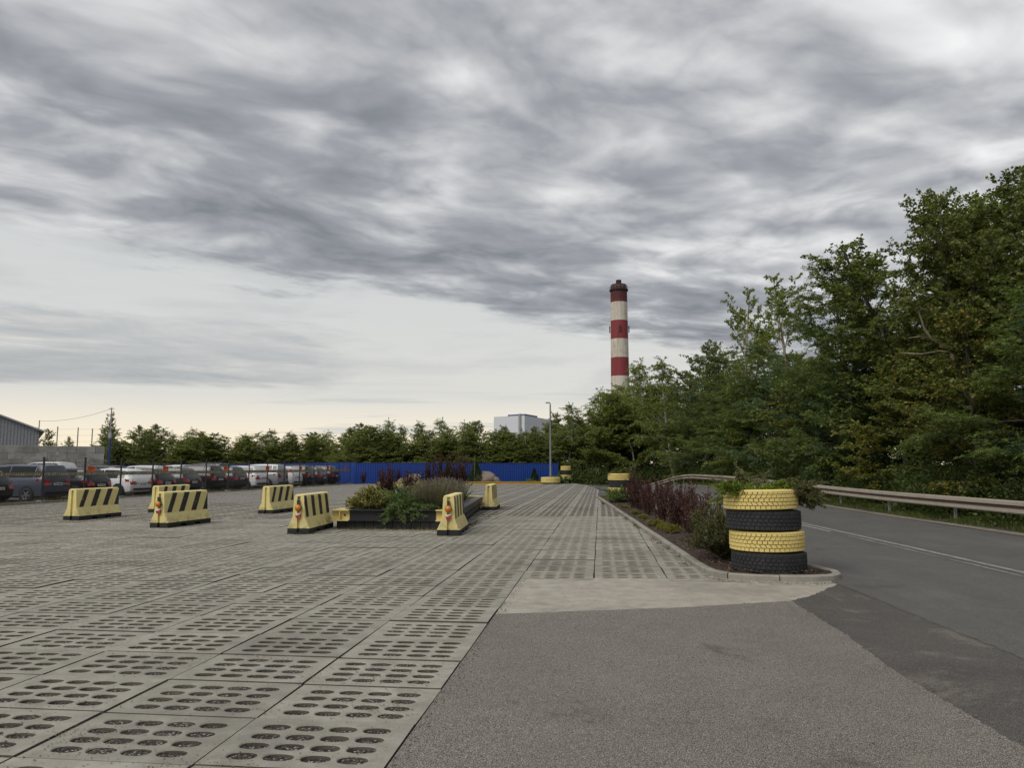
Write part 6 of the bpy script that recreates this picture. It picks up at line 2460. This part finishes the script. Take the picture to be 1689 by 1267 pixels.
# junipers in and beside the near tyre stack
top = (sx0 - .04, sy0 - .01, 1.2)
shrub('juniper_shrub', (top[0] - .12, top[1] - .2, 1.155), 'bright green juniper growing from the top yellow tyre', 'shrub', 'junipers by the near tyre stack', juniper_parts(1, .50, .2, 60, 'leaf_bright', .35, (3, 22), 230, (.05, .016), (-.35, 3.7)))
shrub('juniper_shrub', (top[0] + .24, top[1] + .02, 1.155), 'olive juniper drooping over the right rim of the top tyre', 'shrub', 'junipers by the near tyre stack', juniper_parts(2, .56, .35, 55, 'leaf_olive', 1.1, (3, 32), 210, (.05, .015), (-1.05, 1.3)))
shrub('juniper_shrub', (top[0] + .08, top[1] + .25, 1.155), 'taller brownish green juniper at the back of the top tyre', 'shrub', 'junipers by the near tyre stack', juniper_parts(3, .62, .4, 36, 'leaf_olive', .5, (8, 36), 200, (.05, .015), (-.6, 3.6)))
shrub('juniper_shrub', (1.95, 12.7, .06), 'loose olive juniper bush against the left flank of the near tyre stack', 'shrub', 'junipers by the near tyre stack', juniper_parts(4, .85, .7, 75, 'leaf_olive', .1, (38, 85), 190, (.05, .016)))
shrub('juniper_shrub', (2.0, 13.6, .06), 'yellowish juniper behind the near tyre stack', 'shrub', 'junipers by the near tyre stack', juniper_parts(5, .95, .6, 60, 'leaf_olive', .1, (40, 85), 180, (.05, .016)))
# far stack
shrub('juniper_shrub', (.78, 32.2, .08), 'green juniper covering the middle of the far tyre stack', 'shrub', None, juniper_parts(6, .8, .7, 60, 'leaf_juniper', .3, (20, 80), 90, (.06, .02)))
shrub('juniper_shrub', (.86, 32.9, 1.22), 'thin juniper sprouting from the top of the far tyre stack', 'shrub', None, juniper_parts(7, .6, .3, 26, 'leaf_olive', .7, (5, 50), 90, (.06, .02)))

# barberry row
bb = [barberry_parts(s, h_) for s, h_ in ((11, 1.1), (12, 1.2), (13, 1.3))]
posn = [(1.92, 15.0, 0, 1.0), (1.98, 16.3, 1, .95), (1.95, 17.5, 2, .92), (1.80, 18.7, 1, .95), (1.85, 20.0, 0, 1.08), (1.62, 21.3, 2, .92), (1.7, 22.6, 1, 1.0), (1.45, 24.0, 2, .9), (1.5, 25.4, 0, 1.1), (1.3, 26.8, 1, 1.05), (1.15, 28.3, 2, 1.0), (1.25, 29.8, 1, 1.1)]
for i, (x, y, v_, s) in enumerate(posn):
    shrub('barberry_shrub', (x, y, .08), '%s purple barberry in the flower bed row, counted from the near tyre stack' % ORD[i], 'shrub', 'purple barberries in the flower bed', bb[v_], i * 1.3, s)
# lime cushions along the kerb
lm_ = [dome_parts(s, .30, .20, 'leaf_lime', (.03, .016), 70, 190) for s in (21, 22)]
for i, (x, y, s) in enumerate(((1.62, 17.9, .85), (1.50, 18.7, .7), (1.36, 19.5, .85), (1.20, 22.4, .6), (1.05, 24.6, .6), (.85, 28.0, .6))):
    shrub('lime_cushion', (x, y, .07), '%s lime yellow cushion plant by the kerb, counted from the near end' % ORD[i], 'plant', 'lime cushions in the flower bed', lm_[i % 2], i * 2.1, s)

# planting in the steel planter
GP = 'plants in the steel planter'
zs = .42
shrub('euonymus_shrub', (-5.95, 19.75, zs), 'yellow variegated bush at the lamp-bearing corner of the planter', 'shrub', GP, dome_parts(31, .62, .62, 'leaf_gold', (.05, .032), 95, 120))
shrub('euonymus_shrub', (-6.35, 20.6, zs), 'lower yellow variegated bush behind the first one', 'shrub', GP, dome_parts(32, .45, .45, 'leaf_gold', (.05, .032), 60, 110), 1)
shrub('juniper_shrub', (-4.98, 19.5, zs + .02), 'dark green juniper spilling over the front beam of the planter', 'shrub', GP, juniper_parts(33, .80, .5, 60, 'leaf_juniper', 1.2, (5, 60), 130, (.055, .014), (3.3, 6.2)))
shrub('juniper_shrub', (-5.05, 20.2, zs), 'green juniper mound behind the spilling juniper', 'shrub', GP, juniper_parts(34, .85, .6, 60, 'leaf_juniper', .5, (20, 75), 150, (.055, .014)))
shrub('golden_cypress', (-5.15, 21.9, zs), 'yellow green feathery cypress in the middle of the planter', 'shrub', GP, juniper_parts(35, .75, .7, 60, 'leaf_lime', .25, (30, 80), 130, (.05, .016)))
shrub('barberry_shrub', (-6.05, 21.6, zs), 'tall purple barberry behind the yellow variegated bush', 'shrub', GP, barberry_parts(36, 1.25, 26, .2))
shrub('barberry_shrub', (-5.75, 22.8, zs), 'slim purple barberry next to the tall one in the planter', 'shrub', GP, barberry_parts(37, 1.15, 16, .16), 1)
shrub('barberry_shrub', (-5.0, 22.6, zs), 'dark barberry with a tall green leader in mid planter', 'shrub', GP, barberry_parts(38, 1.45, 24, .12), 2)
lv_ = [lavender_parts(s) for s in (41, 42)]
for i, (x, y, s) in enumerate(((-4.25, 19.75, 1.05), (-4.1, 20.6, 1.0), (-4.45, 20.9, 1.1), (-4.35, 21.7, 1.1), (-4.6, 19.75, .85))):
    shrub('lavender', (x, y, zs), '%s faded lavender clump of the planter, counted from the front' % ORD[(0, 2, 3, 4, 1)[i]], 'plant', 'lavender in the steel planter', lv_[i % 2], i * 1.7, s)
shrub('yucca', (-4.32, 24.2, zs), 'green sword-leaved yucca at the right side of the planter', 'plant', GP, yucca_parts(43, 60, .72))
shrub('barberry_shrub', (-5.35, 26.2, zs), 'purple barberry spire at the far end of the planter, left one', 'shrub', GP, barberry_parts(44, 1.55, 24, .13), 3)
shrub('barberry_shrub', (-4.85, 26.6, zs), 'purple barberry spire at the far end of the planter, right one', 'shrub', GP, barberry_parts(45, 1.6, 24, .12), 4)

# far bed plants
GF = 'plants in the bed by the blue fence'
for i, (s, d_, v_, sc) in enumerate(((2.1, 1.7, 0, 1.25), (2.9, 1.6, 1, 1.3), (3.6, 1.4, 2, 1.15), (0.6, 1.0, 0, 1.1))):
    shrub('barberry_shrub', fpt(s, d_, .1), ('purple barberry at the near end of the far bed', 'widest purple barberry of the far bed', 'purple barberry of the far bed closest to the pale boulder', 'dark barberry at the corner of the blue fence')[i], 'shrub', GF, bb[v_], i, sc)
th = [thuja_parts(51, 1.75, .62), thuja_parts(52, 1.3, .6)]
shrub('thuja', fpt(8.0, 1.9, .1), 'cone-shaped thuja half hidden by the purple spires', 'shrub', GF, th[0], 0, 1.0)
shrub('thuja', fpt(9.2, 1.9, .1), 'round-topped low thuja in the far bed', 'shrub', GF, th[1], 1, 1.0)
shrub('thuja', fpt(10.5, 1.8, .1), 'dark cone-shaped thuja beside the wooden stake', 'shrub', GF, th[0], 2, 1.12)
shrub('thuja', fpt(16.2, 1.3, .1), 'small upright thuja close to the lamp post', 'shrub', GF, th[0], 3, .72)
for i, (s, d_, sc) in enumerate(((16.9, 1.6, .8), (17.6, 2.4, 1.1), (18.6, 2.6, 1.2), (15.6, 2.2, .7))):
    shrub('juniper_shrub', fpt(s, d_, .05), ('low green shrub left of the lamp post tyre', 'dark low shrub in front of the lamp post tyre', 'green shrub at the foot of the far tyre stack by the lamp', 'smallest low shrub at the end of the yellow edging')[i], 'shrub', GF, VAR_J[i % 2] if 'VAR_J' in globals() else juniper_parts(60 + i, .8, .5, 50, 'leaf_juniper', .4, (10, 70), 50, (.09, .04)), i, sc)

# ------------------------------------------------------------------ loose grit washed out of the slab openings and along the kerb
def grit(name, xs_, ys__, zs_, size, mat, rng_, label):
    n = len(xs_)
    base = np.array([[1, 0, 0], [0, 1, 0], [-1, 0, 0], [0, -1, 0], [0, 0, .7], [0, 0, -.5]], float)
    tri = [(0, 1, 4), (1, 2, 4), (2, 3, 4), (3, 0, 4)]
    s = size * rng_.uniform(.5, 1.5, n)
    a = rng_.uniform(0, 6.28, n)
    st = rng_.uniform(.6, 1.3, (n, 3))
    v = base[None] * st[:, None, :] * s[:, None, None]
    ca, sa = np.cos(a)[:, None], np.sin(a)[:, None]
    vx = v[:, :, 0] * ca - v[:, :, 1] * sa + xs_[:, None]
    vy = v[:, :, 0] * sa + v[:, :, 1] * ca + ys__[:, None]
    vz = v[:, :, 2] + zs_[:, None]
    V = np.stack([vx, vy, vz], 2)
    out = np.stack([V[:, list(t_), :] for t_ in tri], 1).reshape(-1, 3)
    o = link(name, np_mesh(name, out, 3), None, mat)
    return tag(o, label, 'grit', None, 'stuff')


M['grit'] = leaf_mat('loose grit', [(0, (.04, .034, .028)), (.5, (.12, .10, .08)), (.85, (.24, .21, .175)), (1, (.42, .38, .33))], 0)
g_ = np.random.default_rng(91)
cl = g_.uniform(0, 1, (70, 2))
px_, py_ = [], []
for k_ in range(150):
    yc = 3.2 + 14 * g_.random() ** 1.6
    xc = g_.uniform(max(-12, -.85 * yc), -1.2)
    m9 = int(g_.uniform(8, 60))
    px_.append(xc + g_.normal(size=m9) * .16)
    py_.append(yc + g_.normal(size=m9) * .12)
px_.append(g_.uniform(-10, -1.2, 1500)); py_.append(3 + 12 * g_.random(1500) ** 1.3)
px_, py_ = np.concatenate(px_), np.concatenate(py_)
keep = px_ < -1.16
grit('grit', px_[keep], py_[keep], np.full(keep.sum(), .002), .0048, M['grit'], g_, 'loose gravel crumbs strewn over the near paving slabs')
t_ = g_.random(700)
kx = np.interp(t_, [0, .25, .5, .75, 1], [1.5, 1.7, 2.3, 2.9, 3.3]) + g_.normal(size=700) * .09
ky = np.interp(t_, [0, .25, .5, .75, 1], [11.3, 10.98, 10.85, 10.88, 11.1]) - np.abs(g_.normal(size=700)) * .10
ex = g_.uniform(-1.1, 3.3, 420); ey = g_.uniform(3.5, 10.8, 420)
sx_ = -1.11 + np.abs(g_.normal(size=500)) * .05; sy_ = g_.uniform(3, 10.8, 500)
bx__ = 2.22 + g_.normal(size=260) * .07; by__ = g_.uniform(3.5, 9.3, 260)
X9 = np.concatenate([kx, ex, sx_, bx__]); Y9 = np.concatenate([ky, ey, sy_, by__])
grit('grit', X9, Y9, np.full(len(X9), .007), .0058, M['grit'], g_, 'stray gravel crumbs along kerb, asphalt joints and forecourt')
